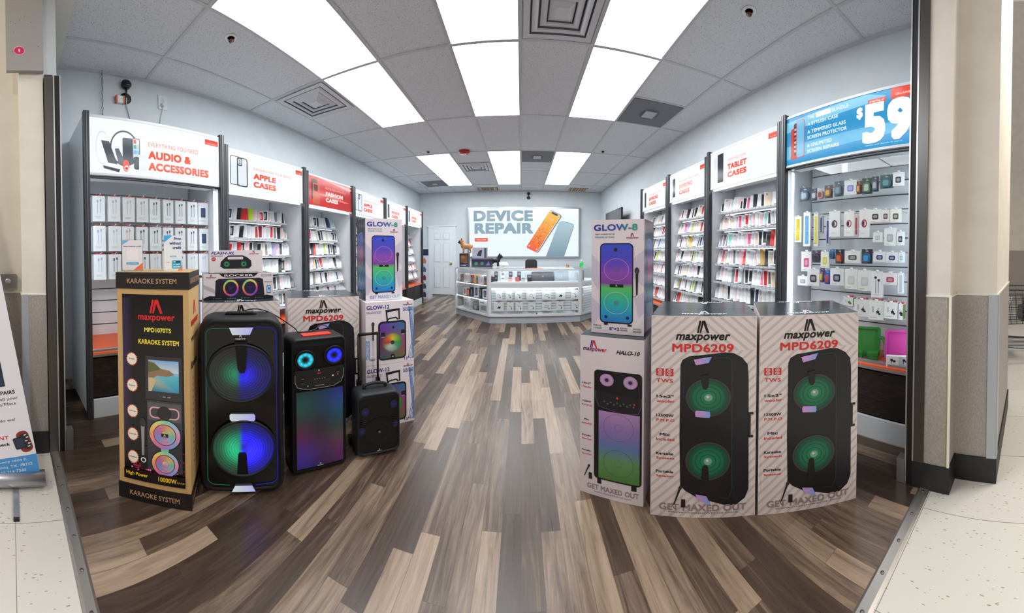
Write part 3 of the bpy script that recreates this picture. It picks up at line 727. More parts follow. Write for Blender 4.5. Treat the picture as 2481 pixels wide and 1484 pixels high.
# ---- HALO-10
def halo():
    w, d, h = .308, .30, .875
    loc, a = place((.278, 1.505), (.531, 1.33))
    t, *_ = carton('speaker_carton', 'white speaker carton with two round eyes under the blue-purple box', w, d, h, loc, a, C(220, 212, 218), (C(40, 56, 62), 'gloss'), None)
    m = MB(FRONT(0), 'satin'); m.L = .0005; X = lambda u: (u - .5) * w; Y = lambda v: (1 - v) * h
    logo(m, X(.22), Y(.05), .042, [C(60, 40, 130), C(190, 40, 80), C(200, 60, 60)]); m.text('maxpower', X(.24), Y(.088), .118, .024, lambda u, v: mixc(C(60, 40, 130), C(200, 50, 60), u), 2, bold=.018, shear=.2)
    m.text('HALO-10', X(.76), Y(.085), .11, .022, INK, 2, bold=.02, shear=.35)
    k = C(17, 16, 22)
    m.rrect(X(.235), Y(.885), X(.975), Y(.205), .02, k, 3)
    m.rect(X(.29), Y(.915), X(.355), Y(.88), k, 3); m.rect(X(.82), Y(.915), X(.90), Y(.88), k, 3)
    for u in (.435, .80):
        m.disc(X(u), Y(.262), .041, .041, C(8), 4, n=28); m.disc(X(u), Y(.262), .034, .034, lambda x, y, q: mixc(C(90, 50, 110), C(206, 170, 214), 1 - abs(q - .65) * 1.6), 5, n=28, nr=4); m.disc(X(u), Y(.262), .009, .009, C(50, 24, 70), 6, n=12)
    m.poly([(X(.26), Y(.335)), (X(.26), Y(.38)), (X(.30), Y(.425)), (X(.70), Y(.455)), (X(.93), Y(.44)), (X(.965), Y(.40)), (X(.965), Y(.35))], C(30, 28, 36), 4)
    m.line([(X(.26), Y(.335)), (X(.26), Y(.385)), (X(.31), Y(.43)), (X(.70), Y(.458)), (X(.92), Y(.445)), (X(.965), Y(.40)), (X(.965), Y(.35))], .003, C(90, 86, 96), 5)
    for i in range(10): m.disc(X(.40 + .05 * i), Y(.395 + .012 * (i % 2)), .005, .005, C(90), 6, n=8)
    m.disc(X(.60), Y(.365), .006, .006, C(220, 60, 50), 6, n=8); m.disc(X(.86), Y(.39), .005, .005, C(220, 60, 50), 6, n=8)
    yb, yt = Y(.875), Y(.455)
    gc = lambda x, y: ramp([(0, C(74, 128, 60)), (.28, C(98, 146, 96)), (.5, C(96, 122, 176)), (.72, C(140, 116, 178)), (1, C(176, 138, 188))], (y - yb) / (yt - yb))
    m.gshape(lambda y: X(.31), lambda y: X(.945), [yb + (yt - yb) * q / 14 for q in range(15)], 2, gc, 6)
    for v in (.545, .765): m.disc(X(.62), Y(v), .072, .072, C(120, 104, 160) if v < .6 else C(70, 120, 80), 7, r0=.97, n=36); m.disc(X(.62), Y(v), .018, .018, C(130, 100, 160) if v < .6 else C(86, 132, 80), 7, r0=.9, n=20)
    for a_, b_, v in (('10x2"', 'Woofer', .30), ('2500W', 'P.M.P.O', .415), ('Mic', 'Included', .53), ('Karaoke', 'System', .63), ('Portable', 'Speaker', .725)):
        m.text(a_, X(.11), Y(v), .045 if len(a_) > 3 else .025, .011, INK, 2, bold=.02); m.text(b_, X(.115), Y(v + .024), .05, .011, RED, 2, bold=.02)
    mic(m, X(.12), Y(.85), .075, 5, -.35); m.rect(X(.15), Y(.90), X(.205), Y(.86), C(30), 5)
    m.text('GET MAXED OUT', X(.53), Y(.943), .25, .028, C(150, 130, 140), 2, bold=.018); m.text('www.maxpowerus.com', X(.53), Y(.973), .18, .009, C(110, 96, 102), 2)
    m.build('front_print', t)
    m = MB(TOPF(h), 'gloss'); m.L = .0006; brand(m, 0, .15, .18, C(190, 200, 206)); m.build('lid_print', t)
    return t
HB = halo()
gx, gy, _ = at(HB, .008, .06, 0)
glow8('blue-purple twin-speaker carton standing on the white round-eyed speaker carton', (gx, gy, .876), math.radians(-35.5), 'specs')

# ---- big karaoke carton
def karaoke():
    w, d, h = .34, .28, 1.235
    a = math.radians(48); R_ = Vector((-1.222, .740)); L_ = R_ - Vector((math.cos(a), math.sin(a))) * w
    loc = ((L_.x + R_.x) / 2, (L_.y + R_.y) / 2, 0)
    kr = C(196, 160, 106)
    t = thing('karaoke_carton', 'tall brown and black karaoke carton carrying two small credit signs', 'box', loc, a)
    m = MB(mat='cardboard')
    m.box(-w / 2, w / 2, 0, d, .001, h - .004, kr)
    m.build('carton_shell', t)
    m = MB(mat='satin'); X = lambda u: (u - .5) * w; Y = lambda v: (1 - v) * h
    e = .004
    for z0, z1 in ((h - .088, h), (.001, .085)):
        m = MB(mat='satin'); m.box(-w / 2 - e, w / 2 + e, -e, d + e, z0, z1, C(24, 21, 21)); m.build('end_cap', t)
    m = MB(mat='cardboard'); m.box(-w / 2 - e, w / 2 + e, -e, d + e, h, h + .002, C(176, 146, 100)); m.T = TOPF(h + .002); m.line([(-w / 2, d * .5), (w / 2, d * .5)], .045, C(196, 168, 122), 1, 'gloss'); m.build('lid', t)
    for TT, xx, ww, hh in ((FRONT(-.0045), 0, .235, .026), (RIGHTF(w / 2 + .0045), d * .5, .24, .030)):
        for yy in (h - .046, .042): m = MB(TT, 'satin'); m.L = .0005; m.text('KARAOKE SYSTEM', xx, yy, ww, hh, C(178, 142, 108), 1, bold=.012); m.build('cap_lettering', t)
    # the front artwork
    m = MB(FRONT(0), 'gloss'); m.L = .0005
    pb, pt_ = .115, h - .118; x0, x1 = X(.075), X(.925)
    PY = lambda v: pt_ - v * (pt_ - pb); PX = lambda u: x0 + u * (x1 - x0)
    m.rect(x0, pb, x1, pt_, C(14, 11, 14), 1)
    m.gshape(lambda y: PX(0), lambda y: PX(.17), [pb, PY(.6), PY(.02)], 1, lambda x, y: C(56, 40, 78) if x < PX(.05) and y > PY(.7) else C(16, 12, 16), 1.4)
    logo(m, PX(.57), PY(.062), .072, C(214, 40, 44), 3); m.text('maxpower', PX(.57), PY(.128), .172, .036, C(214, 40, 44), 3, bold=.018)
    m.text('MPD1070TS', PX(.59), PY(.187), .125, .024, C(240, 226, 70), 3, bold=.02); m.text('KARAOKE SYSTEM', PX(.60), PY(.251), .190, .026, C(240, 214, 50), 3, bold=.02)
    # disco floor squares low down
    for i in range(26):
        for j in range(7):
            u = .12 + .88 * i / 26; v = .90 + .012 * j - .05 * max(0, (u - .75)) * (7 - j)
            if rnd.random() < .75: m.rect(PX(u), PY(v) - .004, PX(u) + .008, PY(v) + .004, C(*rnd.choice([(150, 30, 70), (110, 24, 60), (190, 50, 90), (70, 20, 44), (236, 150, 190)])), 2)
    # burst badges
    for v, tx in ((.35, 'TWS'), (.492, 'Remote'), (.632, 'Guitar Input'), (.757, 'Disco light'), (.88, 'Wireless')):
        cx_, cy_ = PX(.155), PY(v)
        P = [(cx_ + (.029 if k % 2 else .0235) * math.cos(2 * PI * k / 44), cy_ + (.038 if k % 2 else .031) * math.sin(2 * PI * k / 44)) for k in range(44)]
        c0 = m.p(cx_, cy_, 3 * m.L); q = [m.p(x, y, 3 * m.L) for x, y in P]
        for k in range(44): m.face([c0, q[k], q[(k + 1) % 44]], C(236, 120, 70))
        m.disc(cx_, cy_, .0235, .031, C(240, 228, 214), 4, n=28); m.text(tx, cx_, cy_, .028 if len(tx) < 8 else .036, .008, C(40), 5, bold=.01)
    # the pictured tower
    T0 = C(62, 60, 66)
    m.rect(PX(.38), PY(.555), PX(.97), PY(.325), C(52, 50, 56), 3); m.rect(PX(.43), PY(.51), PX(.92), PY(.345), C(150, 190, 222), 5)
    sx0, sx1, sy0, sy1 = PX(.43), PX(.92), PY(.51), PY(.345)
    SX = lambda u: sx0 + u * (sx1 - sx0); SY = lambda v: sy0 + v * (sy1 - sy0)
    m.rect(sx0, SY(.62), sx1, sy1, lambda x, y: mixc(C(206, 222, 236), C(130, 176, 220), (y - SY(.62)) / (sy1 - SY(.62))), 5.5)
    m.poly([(SX(0), SY(0)), (SX(1), SY(0)), (SX(1), SY(.52)), (SX(.25), SY(.60)), (SX(0), SY(.4))], [C(30, 110, 160), C(40, 150, 190), C(90, 190, 214), C(120, 200, 210), C(190, 190, 150)], 6)
    m.poly([(SX(0), SY(.45)), (SX(.12), SY(.38)), (SX(.3), SY(.52)), (SX(.62), SY(.50)), (SX(.86), SY(.58)), (SX(.7), SY(.70)), (SX(.42), SY(.74)), (SX(.2), SY(.92)), (SX(0), SY(.96))], C(150, 120, 86), 7)
    m.poly([(SX(0), SY(.6)), (SX(.2), SY(.66)), (SX(.42), SY(.72)), (SX(.2), SY(.90)), (SX(0), SY(.94))], C(96, 104, 62), 8)
    m.poly([(SX(0), SY(0)), (SX(.10), SY(0)), (SX(.26), SY(.34)), (SX(.16), SY(.44)), (SX(0), SY(.42))], C(206, 190, 150), 7.5)
    m.text('• ■ ■', PX(.70), PY(.535), .05, .006, C(150), 6)
    m.rect(PX(.40), PY(.93), PX(.96), PY(.56), T0, 3); m.rect(PX(.41), PY(.665), PX(.95), PY(.57), C(90, 88, 94), 4)
    m.rrect(PX(.44), PY(.652), PX(.92), PY(.592), .022, C(230, 180, 180), 5); m.rrect(PX(.46), PY(.645), PX(.90), PY(.599), .018, C(70, 66, 72), 6)
    m.disc(PX(.68), PY(.622), .034, .036, C(38, 36, 40), 7, n=26)
    rainbow = [C(236, 150, 190), C(150, 200, 240), C(130, 220, 170), C(240, 220, 110), C(246, 160, 110), C(230, 110, 170), C(170, 130, 220), C(120, 170, 236)]
    def rc(x, y, q):
        an = ((math.atan2(y, x) / (2 * PI)) % 1) * 8; return mixc(rainbow[int(an) % 8], rainbow[(int(an) + 1) % 8], an % 1)
    m.poly([(PX(.60), PY(.78)), (PX(.76), PY(.78)), (PX(.74), PY(.83)), (PX(.80), PY(.89)), (PX(.58), PY(.89)), (PX(.63), PY(.83))], C(116, 206, 160), 6)
    for v, r in ((.735, .072), (.888, .062)):
        m.disc(PX(.685), PY(v), r * 1.06, r * 1.12, C(30), 5, n=40); m.disc(PX(.685), PY(v), r, r * 1.06, rc, 7, n=40); m.disc(PX(.685), PY(v), r * .74, r * .78, C(120, 40, 60), 8, n=36)
        m.disc(PX(.685), PY(v), r * .69, r * .73, lambda x, y, q: mixc(rc(-y, x, q), C(120, 120, 150), .35 + .2 * math.sin(q * 20)), 9, n=40, nr=8); m.disc(PX(.685), PY(v), r * .22, r * .24, rc, 10, n=20)
    m.rect(PX(.63), PY(.745), PX(.74), PY(.727), C(24), 11); logo(m, PX(.685), PY(.736), .012, C(230, 220, 90), 12)
    mic(m, PX(.325), PY(.76), .20, 6, 0, C(150)); m.rect(PX(.29), PY(.93), PX(.40), PY(.81), C(34), 5); m.disc(PX(.33), PY(.885), .013, .014, C(235), 7, n=16); m.disc(PX(.33), PY(.885), .008, .009, C(30), 8, n=12)
    m.rect(x0, pb, x1, PY(.945), C(22, 19, 22), 12)
    m.text('High Power', PX(.22), PY(.968), .105, .024, C(240, 196, 50), 14, bold=.018); m.text('10000W', PX(.72), PY(.970), .085, .024, C(240, 196, 50), 14, bold=.018); m.text('P.M.P.O', PX(.93), PY(.975), .032, .010, C(240, 196, 50), 14)
    m.build('front_print', t)
    m = MB(RIGHTF(w / 2), 'matte'); m.L = .0005
    logo(m, d * .52, h - .20, .075, C(200, 44, 40)); m.text('maxpower', d * .52, h - .285, .20, .045, C(200, 44, 40), 2, bold=.018); m.text('MPD1070TS', d * .52, h - .365, .19, .028, C(40, 34, 30), 2, bold=.01); m.text('Karaoke', d * .4, h - .50, .15, .04, C(30), 2, bold=.018, shear=.3)
    m.build('side_print', t); m = MB(RIGHTF(w / 2), 'matte'); m.L = .0005
    for k in range(14): m.disc(d * .30, h - .58 - k * .035, .006, .008, C(40, 32, 28), 1, n=10); m.disc(d * .55, h - .60 - k * .035, .005, .006, C(60, 48, 38), 1, n=10)
    m.build('dot_pattern', t)
    return t
KB = karaoke()
KH = 1.2375
# ---- the two credit signs on it
p = at(KB, -.112, .06, KH)
t = thing('credit_sign', 'clear stand with a shop without credit card, towards the outer edge of the karaoke carton', 'sign', p, math.radians(64), 'credit signs on the karaoke carton')
m = MB(mat='film'); m.box(-.052, .052, 0, .002, .003, .178, WHITE); m.box(-.052, .052, -.012, .03, 0, .003, WHITE); m.build('acrylic_stand', t)
m = MB(FRONT(-.0005), 'satin'); m.L = .0003; w_, h_ = .098, .168
m.rect(-w_ / 2, .006, w_ / 2, .006 + h_, C(224, 222, 228), 1); m.poly([(-w_ / 2, .174), (-w_ / 2, .148), (-.015, .174)], C(110, 176, 220), 2); m.poly([(w_ / 2, .006), (w_ / 2, .048), (.004, .006)], C(232, 116, 70), 2)
m.text('Shop without credit', 0, .139, .086, .010, C(44, 44, 130), 3, bold=.02); m.rrect(-.03, .037, .03, .05, .003, C(80, 170, 220), 3); m.text('Scan to apply', 0, .0435, .045, .006, C(240), 4); m.rect(-.028, .062, .028, .124, C(232, 230, 234), 2)
m.build('card', t)
p = at(KB, .075, .12, KH)
t = thing('credit_sign', 'white folded credit sign with blue corner, standing over the side-print edge of the karaoke carton', 'sign', p, math.radians(76), 'credit signs on the karaoke carton')
m = MB(mat='satin'); m.box(-.045, .045, 0, .045, 0, .198, C(228, 232, 238)); m.build('folded_card', t)
m = MB(FRONT(0), 'satin'); m.L = .0004
m.poly([(-.045, .198), (-.045, .158), (-.002, .198)], C(60, 170, 226), 1)
for i, tx in enumerate(('Shop', 'without', 'credit')): m.text(tx, .040, .180 - i * .025, (.036, .058, .042)[i], .017, C(36, 40, 130), 2, bold=.018, align='r')
m.text('acima', 0, .082, .032, .011, C(70, 190, 210), 2, bold=.01); m.rrect(-.006, .012, .040, .058, .004, C(40, 170, 210), 2)
for i, tx in enumerate(('Text ACIMA', 'to 00000 to', 'apply now')): pass
for i, tx in enumerate(('Text', 'to apply', 'now')): m.text(tx, .017, .049 - i * .014, .034, .009, C(245), 3, bold=.02)
m.rrect(.012, .045, .034, .054, .002, C(30, 60, 80), 4); m.poly([(.045, 0), (.045, .03), (.02, 0)], C(236, 130, 80), 1); m.text('Google', -.028, .048, .018, .006, C(120), 2)
m.build('front_print', t); m = MB(basis((-.045, .045, 0), (0, -1, 0), (0, 0, 1), (-1, 0, 0)), 'satin'); m.L = .0004
m.poly([(.0, .198), (.0, .170), (.02, .198)], C(60, 170, 226), 1)
for i, tx in enumerate(('hop', 'out', 'edit')): m.text(tx, .024, .170 - i * .025, .030, .016, C(36, 40, 130), 2, bold=.018)
m.build('side_print', t)

# ---- rocker box and flash box on E1
EH = .992
p = at(E1, .0, .13, EH); w, d, h = .45, .22, .19
t = carton('boombox_carton', 'white and black boombox carton with two rainbow rings', w, d, h, p, math.radians(59), C(216, 210, 214), (C(30), 'gloss'), 'boombox cartons on the striped carton')[0]
m = MB(FRONT(0), 'satin'); m.L = .0004; X = lambda u: (u - .5) * w; Y = lambda v: (1 - v) * h
m.poly([(X(0), Y(.42)), (X(.15), Y(.6)), (X(.17), Y(.8)), (X(0), Y(.58))], C(180, 174, 180), .5)
m.poly([(X(.22), Y(0)), (X(.78), Y(0)), (X(.73), Y(.12)), (X(.68), Y(.15)), (X(.32), Y(.15)), (X(.27), Y(.12))], C(22), 1); m.text('ROCKER', X(.5), Y(.075), .185, .016, C(226), 3, bold=.018)
logo(m, X(.11), Y(.08), .018, C(150, 40, 80)); brand(m, X(.105), Y(.16), .065, C(150, 40, 80)); m.text('BLUETOOTH SPEAKER', X(.9), Y(.07), .07, .007, INK, 2, bold=.01); m.text('SPARKLING IN USE', X(.9), Y(.12), .07, .007, INK, 2, bold=.01)
m.poly([(X(.16), Y(.88)), (X(.17), Y(.27)), (X(.21), Y(.20)), (X(.80), Y(.18)), (X(.85), Y(.24)), (X(.87), Y(.86)), (X(.84), Y(.92)), (X(.19), Y(.95))][::-1], C(26, 24, 44), 3)
m.line([(X(.24), Y(.20)), (X(.28), Y(.26)), (X(.70), Y(.24)), (X(.76), Y(.19))], .006, C(60, 40, 110), 4)
def rb(x, y, q):
    an = ((math.atan2(y, x) / (2 * PI)) % 1) * 6; R6 = [C(214, 60, 130), C(236, 210, 90), C(120, 210, 110), C(226, 170, 70), C(214, 70, 90), C(110, 80, 210)]
    return mixc(R6[int(an) % 6], R6[(int(an) + 1) % 6], an % 1)
for u in (.385, .66):
    m.disc(X(u), Y(.56), .050, .062, rb, 5, r0=.76, n=40); m.disc(X(u), Y(.56), .038, .047, C(28, 24, 60), 5.5, n=30); m.disc(X(u), Y(.56), .012, .014, C(44, 38, 84), 6, n=14)
m.poly([(X(0), Y(1)), (X(0), Y(.95)), (X(.08), Y(.86)), (X(.3), Y(.90)), (X(.8), Y(.90)), (X(.9), Y(.86)), (X(1), Y(.92)), (X(1), Y(1))], C(16), 7)
for i in range(4): m.disc(X(.14 + .2 * i), Y(.965), .004, .004, C(60, 130, 220), 8, n=8); m.text(('Wireless', 'Bluetooth', 'LED Light', 'Rechargeable')[i], X(.21 + .2 * i), Y(.965), .04, .006, C(170), 8)
m.rect(X(.905), Y(.80), X(.965), Y(.50), C(40, 44, 60), 4); m.rect(X(.91), Y(.78), X(.96), Y(.53), C(150, 200, 240), 5); m.disc(X(.935), Y(.62), .007, .009, C(50, 110, 210), 6, n=12); m.text('Bluetooth', X(.93), Y(.35), .05, .010, C(60, 40, 110), 2, bold=.01)
m.build('front_print', t); RB = t
p = at(RB, -.012, .02, .191); w, d, h = .345, .17, .172
t = carton('boombox_carton', 'small white carton with a green-lit portable speaker, topmost of the boombox boxes', w, d, h, p, math.radians(58), C(220, 214, 220), (C(200, 196, 204), 'satin'), 'boombox cartons on the striped carton')[0]
m = MB(FRONT(0), 'satin'); m.L = .0004; X = lambda u: (u - .5) * w; Y = lambda v: (1 - v) * h
m.text('FLASH-XL', X(.25), Y(.12), .15, .020, C(40, 36, 140), 2, bold=.018, shear=.3); m.text('PORTABLE SPEAKER', X(.14), Y(.245), .075, .008, INK, 2, bold=.01); m.disc(X(.08), Y(.38), .014, .015, C(190, 40, 46), 2, n=16); m.text('NEW', X(.08), Y(.38), .018, .007, C(240), 3, bold=.02)
logo(m, X(.83), Y(.07), .018, C(150, 36, 60)); brand(m, X(.84), Y(.17), .065, C(190, 50, 60))
m.poly([(X(.20), Y(.70)), (X(.21), Y(.50)), (X(.30), Y(.30)), (X(.36), Y(.22)), (X(.62), Y(.22)), (X(.70), Y(.30)), (X(.78), Y(.45)), (X(.79), Y(.68)), (X(.74), Y(.80)), (X(.27), Y(.80))][::-1], C(20, 20, 30), 3)
m.rrect(X(.34), Y(.40), X(.63), Y(.28), .006, C(214, 208, 214), 5)
for u in (.32, .64):
    for k in range(12):
        a = 2 * PI * k / 12; m.line([(X(u) + .007 * math.cos(a), Y(.60) + .008 * math.sin(a)), (X(u) + .019 * math.cos(a), Y(.60) + .021 * math.sin(a))], .004, C(40, 170, 110), 5)
m.text('BLUETOOTH 5.0   LED LIGHTS   TRUE WIRELESS   USB   TF CARD', X(.5), Y(.95), .28, .006, INK, 2); m.text('ENJOY YOURSELF IN THE PARADISE OF MUSIC', X(.5), Y(.87), .12, .006, C(100), 2)
m.build('front_print', t)

# ================================================================ THE THREE LIT SPEAKERS
def rr_ring(x0, x1, z0, z1, r, y, n=6, rb=None):
    rb = r if rb is None else rb; P = []
    for cx_, cz_, a0, q in ((x1 - rb, z0 + rb, -PI / 2, rb), (x1 - r, z1 - r, 0, r), (x0 + r, z1 - r, PI / 2, r), (x0 + rb, z0 + rb, PI, rb)):
        for k in range(n + 1):
            a = a0 + PI / 2 * k / n; P.append((cx_ + q * math.cos(a), y, cz_ + q * math.sin(a)))
    return P
BK, BK2 = C(26, 27, 30), C(12, 12, 14)
def shell(t, w, h, d, r, rb, inset, rim, c=C(24, 26, 29), name='cabinet'):
    m = MB(mat='plastic'); x0, x1 = -w / 2, w / 2
    sec = [(rim, -.0), (rim * .35, .012), (0, .035), (0, d * .55), (.012, d * .8), (.045, d)]
    rings = [rr_ring(x0 + i + rim, x1 - i - rim, .012 + i + rim, h - i - rim, max(.01, r - i), .012, rb=max(.01, rb - i)) for i in (0.0,)]
    rings += [rr_ring(x0 + i, x1 - i, .008 + i, h - i, max(.012, r - i * .5), y, rb=max(.012, rb - i * .5)) for i, y in sec]
    m.loft(rings, c, caps=(True, True))
    m.build(name, t)
def woofer_led(t, cx, cz, r, y, half, name='woofer'):
    root = MB(FRONT(y) @ TR(cx, cz, 0), 'plastic')
    root.lathe([(r * 1.04, -.002), (r * 1.03, .008), (r * .98, .009), (r * .96, .002)], C(30, 31, 34), n=48, caps=(False, False))
    o = root.build(name, t)
    m = MB(FRONT(y) @ TR(cx, cz, 0), 'glow')
    def prof(q): return (-.009 * (1 - q) + .0008 * math.sin(q * 74)) if q > .24 else -.007 + .006 * math.cos(q / .24 * PI / 2)
    m.disc(0, 0, r * .97, r * .97, half, 1, n=56, nr=34, prof=prof); m.build('speaker_cone', o)
    m = MB(FRONT(y) @ TR(cx, cz, 0), 'metal')
    for k in range(9):
        q = r * (.30 + .08 * k); m.disc(0, 0, q, q, C(34, 36, 40), 4 + k * .2, r0=1 - .0010 / q, n=48)
    m.build('grille_ring', o)
    return o
def brand_badge(t, x, z, y, w, l=3):
    m = MB(FRONT(y), 'satin'); logo(m, x, z + w * .34, w * .28, C(226), l); brand(m, x, z, w, C(226), l); m.build('brand_lettering', t)

loc, a = place((-1.283, .827), (-1.026, 1.136)); wB = math.hypot(.257, .309); hB = .975
B = thing('party_speaker', 'big black speaker with two woofers lit green and blue', 'speaker', loc, a)
shell(B, wB, hB, .30, .075, .05, 0, .022)
m = MB(FRONT(.011), 'gloss'); m.rrect(-wB / 2 + .028, .035, wB / 2 - .028, hB - .045, .04, C(5, 5, 6), 1); m.build('front_panel', B)
def halfcol(gmul, bmul, hx, rc=.36, rs=.26):
    def f(x, y, q):
        r_ = q; an = math.atan2(y, x)
        s_ = 1 / (1 + math.exp(-(x + hx) * 260))
        g = gmul * (0.10 + 1.0 * math.exp(-((r_ - rc) / rs) ** 2)) * (0.45 + .55 * max(0, math.cos(an - 3.5)))
        b = bmul * (0.12 + 1.0 * math.exp(-((r_ - rc) / rs) ** 2)) * (0.45 + .55 * max(0, math.cos(an + .9)))
        return ((1 - s_) * .01 + s_ * .015 * b + .008, (1 - s_) * g * .52 + .008 + s_ * .01 * b, (1 - s_) * g * .22 + s_ * b * .9 + .01)
    return f
w1 = woofer_led(B, -.005, .675, .155, -.001, halfcol(.34, .85, .006, .20, .30))
w2 = woofer_led(B, .006, .262, .150, -.001, halfcol(.95, 2.3, .012, .34, .30))
for zz, pts in ((1, [(-.030, .845), (.030, .845), (.022, .70), (.014, .676), (-.008, .676), (-.018, .70)]), (2, [(-.026, .112), (.026, .112), (.020, .225), (.014, .235), (-.014, .235), (-.020, .225)])):
    m = MB(FRONT(-.004), 'plastic'); f_ = [(x, y, 0) for x, y in pts]; b_ = [(x, y, -.016) for x, y in pts]; m.loft([f_, b_], C(14), smooth=False); m.build('grille_blade', B)
cg = lambda x, y: mixc(mixc(C(196, 206, 206), C(90, 226, 160), max(0, 1 - abs(x + .004) / .03)), C(150, 130, 236), max(0, min(1, (x - .015) / .03)) * .6)
for pts, lb in (([(-.055, .925), (.058, .925), (.042, .885), (-.040, .885)], 'upper'), ([(-.058, .445), (-.052, .452), (.055, .450), (.062, .442), (.062, .418), (.056, .411), (-.048, .412), (-.057, .420)], 'middle'), ([(-.036, .056), (.044, .056), (.060, .022), (-.052, .022)], 'lower')):
    m = MB(FRONT(.0), 'glow'); T = [(x, y, .004) for x, y in pts]; U = [(x, y, -.014) for x, y in pts]
    m.loft([U, T], C(60, 70, 70), caps=(False, False), smooth=False, mat='satin'); m.face([m.p(*q) for q in T], [cg(x, y) for x, y in pts]); m.build('light_plate', B)
def ledpath(w, h, r, x0, z0, sgn):
    P = [(sgn * .045, h - z0)]
    P += [(sgn * (w / 2 - x0 - r), h - z0)] + [(sgn * (w / 2 - x0 - r + r * math.sin(t)), h - z0 - r + r * math.cos(t)) for t in (.4, .8, 1.2)] + [(sgn * (w / 2 - x0), h - z0 - r), (sgn * (w / 2 - x0), z0 + r)]
    P += [(sgn * (w / 2 - x0 - r + r * math.cos(t)), z0 + r - r * math.sin(t)) for t in (.4, .8, 1.2)] + [(sgn * (w / 2 - x0 - r), z0), (sgn * .06, z0 - .004)]
    return P
for s_, cc in ((-1, C(16, 84, 56)), (1, C(16, 20, 150))):
    m = MB(mat='glow'); m.tube([(x, .007, z) for x, z in ledpath(wB, hB, .035, .036, .055, s_)], .0018, cc, n=6); m.build('led_line', B)
brand_badge(B, -.002, .862, .0, .05)
m = MB(mat='plastic'); m.tube([(-.07, .10, hB - .005), (-.065, .10, hB + .008), (.06, .10, hB + .010), (.075, .10, hB - .005)], .011, C(24), n=8); m.build('top_handle', B)
for x in (-.12, .12):
    m = MB(TR(x, .06, 0), 'matte'); m.lathe([(.016, 0.001), (.018, .012)], C(18), n=12); m.build('rubber_foot', B)
m = MB(mat='matte')
p1 = at(B, .02, .12, hB + .012)
# power cable from the big speaker over to the next
pB = Vector(at(B, .03, .16, hB + .004))

loc, a = place((-1.068, 1.236), (-.893, 1.492)); wC = math.hypot(.175, .256); hC = .815
Cc = thing('party_speaker', 'black speaker with two glowing round eyes and a rainbow lit grille', 'speaker', loc, a)
shell(Cc, wC, hC, .26, .035, .02, 0, .012, C(24, 26, 29))
m = MB(FRONT(.011), 'plastic'); m.rrect(-wC / 2 + .014, .02, wC / 2 - .014, hC - .05, .02, C(10, 10, 11), 1); m.build('front_panel', Cc)
def eye(x, z, cc, name):
    e = MB(FRONT(.010) @ TR(x, z, 0), 'plastic'); e.lathe([(.060, 0), (.060, .010), (.052, .013), (.044, .006)], C(16), n=36, caps=(False, False)); o = e.build('tweeter', Cc)
    m = MB(FRONT(.008) @ TR(x, z, 0), 'glow'); m.disc(0, 0, .044, .044, lambda u, v, q: tuple(k * (max(0.02, math.exp(-((q - .72) / .22) ** 2)) * (1.25 + .25 * math.cos(8 * math.atan2(v, u)))) for k in cc), 1, n=36, nr=8, prof=lambda q: .008 - .006 * (1 - q)); m.build('glow_cone', o)
    m = MB(FRONT(.008) @ TR(x, z, 0), 'plastic'); m.lathe([(.018, -.008), (.017, .0), (.008, .004)], C(12), n=8); m.build('phase_plug', o)
eye(-.078, .688, (0.02, .56, .72), 'l'); eye(.082, .698, (.02, .03, 1.6), 'r')
m = MB(FRONT(.006), 'satin'); X = lambda u: (u - .5) * wC
pts = [(X(.07), .60), (X(.07), .555), (X(.11), .525), (X(.25), .508), (X(.75), .508), (X(.89), .528), (X(.94), .565), (X(.94), .61)]
m.poly([(X(.07), .625)] + pts + [(X(.94), .63)], C(28, 29, 32), 1); m.line(pts, .0028, C(150, 152, 158), 3)
for i in range(6): m.disc(X(.34 + .065 * i), .546 + .004 * (i % 2), .0075, .0075, C(20), 3, n=14); m.disc(X(.34 + .065 * i), .546 + .004 * (i % 2), .0075, .0075, C(90), 4, r0=.85, n=14)
for x, z in ((.20, .585), (.20, .557), (.83, .60)): m.rect(X(x) - .010, z - .008, X(x) + .010, z + .008, C(10), 3); m.rect(X(x) - .008, z - .012, X(x) + .008, z - .0105, C(170), 4)
m.text('- - - - -', X(.5), .565, .06, .002, C(190), 3); m.text('MAXPOWER', X(.5), .524, .05, .005, C(200), 3); m.disc(X(.74), .572, .006, .005, C(200), 3, n=10)
m.text('88:8', X(.49), .598, .022, .007, C(220, 30, 30), 4, mat='glow'); m.disc(X(.83), .575, .004, .004, C(240, 40, 30), 4, n=10, mat='glow'); m.disc(X(.29), .528, .003, .003, C(60, 230, 60), 4, n=10, mat='glow')
logo(m, X(.49), .615, .010, C(220), 4); m.build('control_panel', Cc)
m = MB(FRONT(.0095), 'glow'); x0, x1, z0, z1 = X(.09), X(.93), .028, .495
def grillc(x, z):
    u, v = (x - x0) / (x1 - x0), (z - z0) / (z1 - z0)
    def bl(cx_, cz_, s_, cc): k = math.exp(-(((u - cx_) / s_) ** 2 + ((v - cz_) / (s_ * .55)) ** 2)); return tuple(q * k for q in cc)
    tot = [.006, .005, .007]
    for b in ((0, .80, .40, (.004, .09, .05)), (.42, .86, .5, (.0, .035, .06)), (1.0, .90, .35, (.01, .02, .32)), (1.0, .70, .35, (.0, .09, .12)), (.95, .42, .30, (.0, .06, .03)), (0, .44, .32, (.14, .006, .02)), (.08, .14, .40, (.05, .015, .36)), (1.0, .08, .35, (.10, .005, .13)), (.5, .32, .45, (.05, .004, .02)), (.95, .28, .3, (.10, .01, .03))):
        q = bl(*b); tot = [tot[i] + q[i] * .38 for i in range(3)]
    return tuple(tot)
m.gshape(lambda y: x0, lambda y: x1, [z0 + (z1 - z0) * k / 26 for k in range(27)], 12, grillc, 1); m.build('lit_grille', Cc)
m = MB(FRONT(.005), 'plastic')
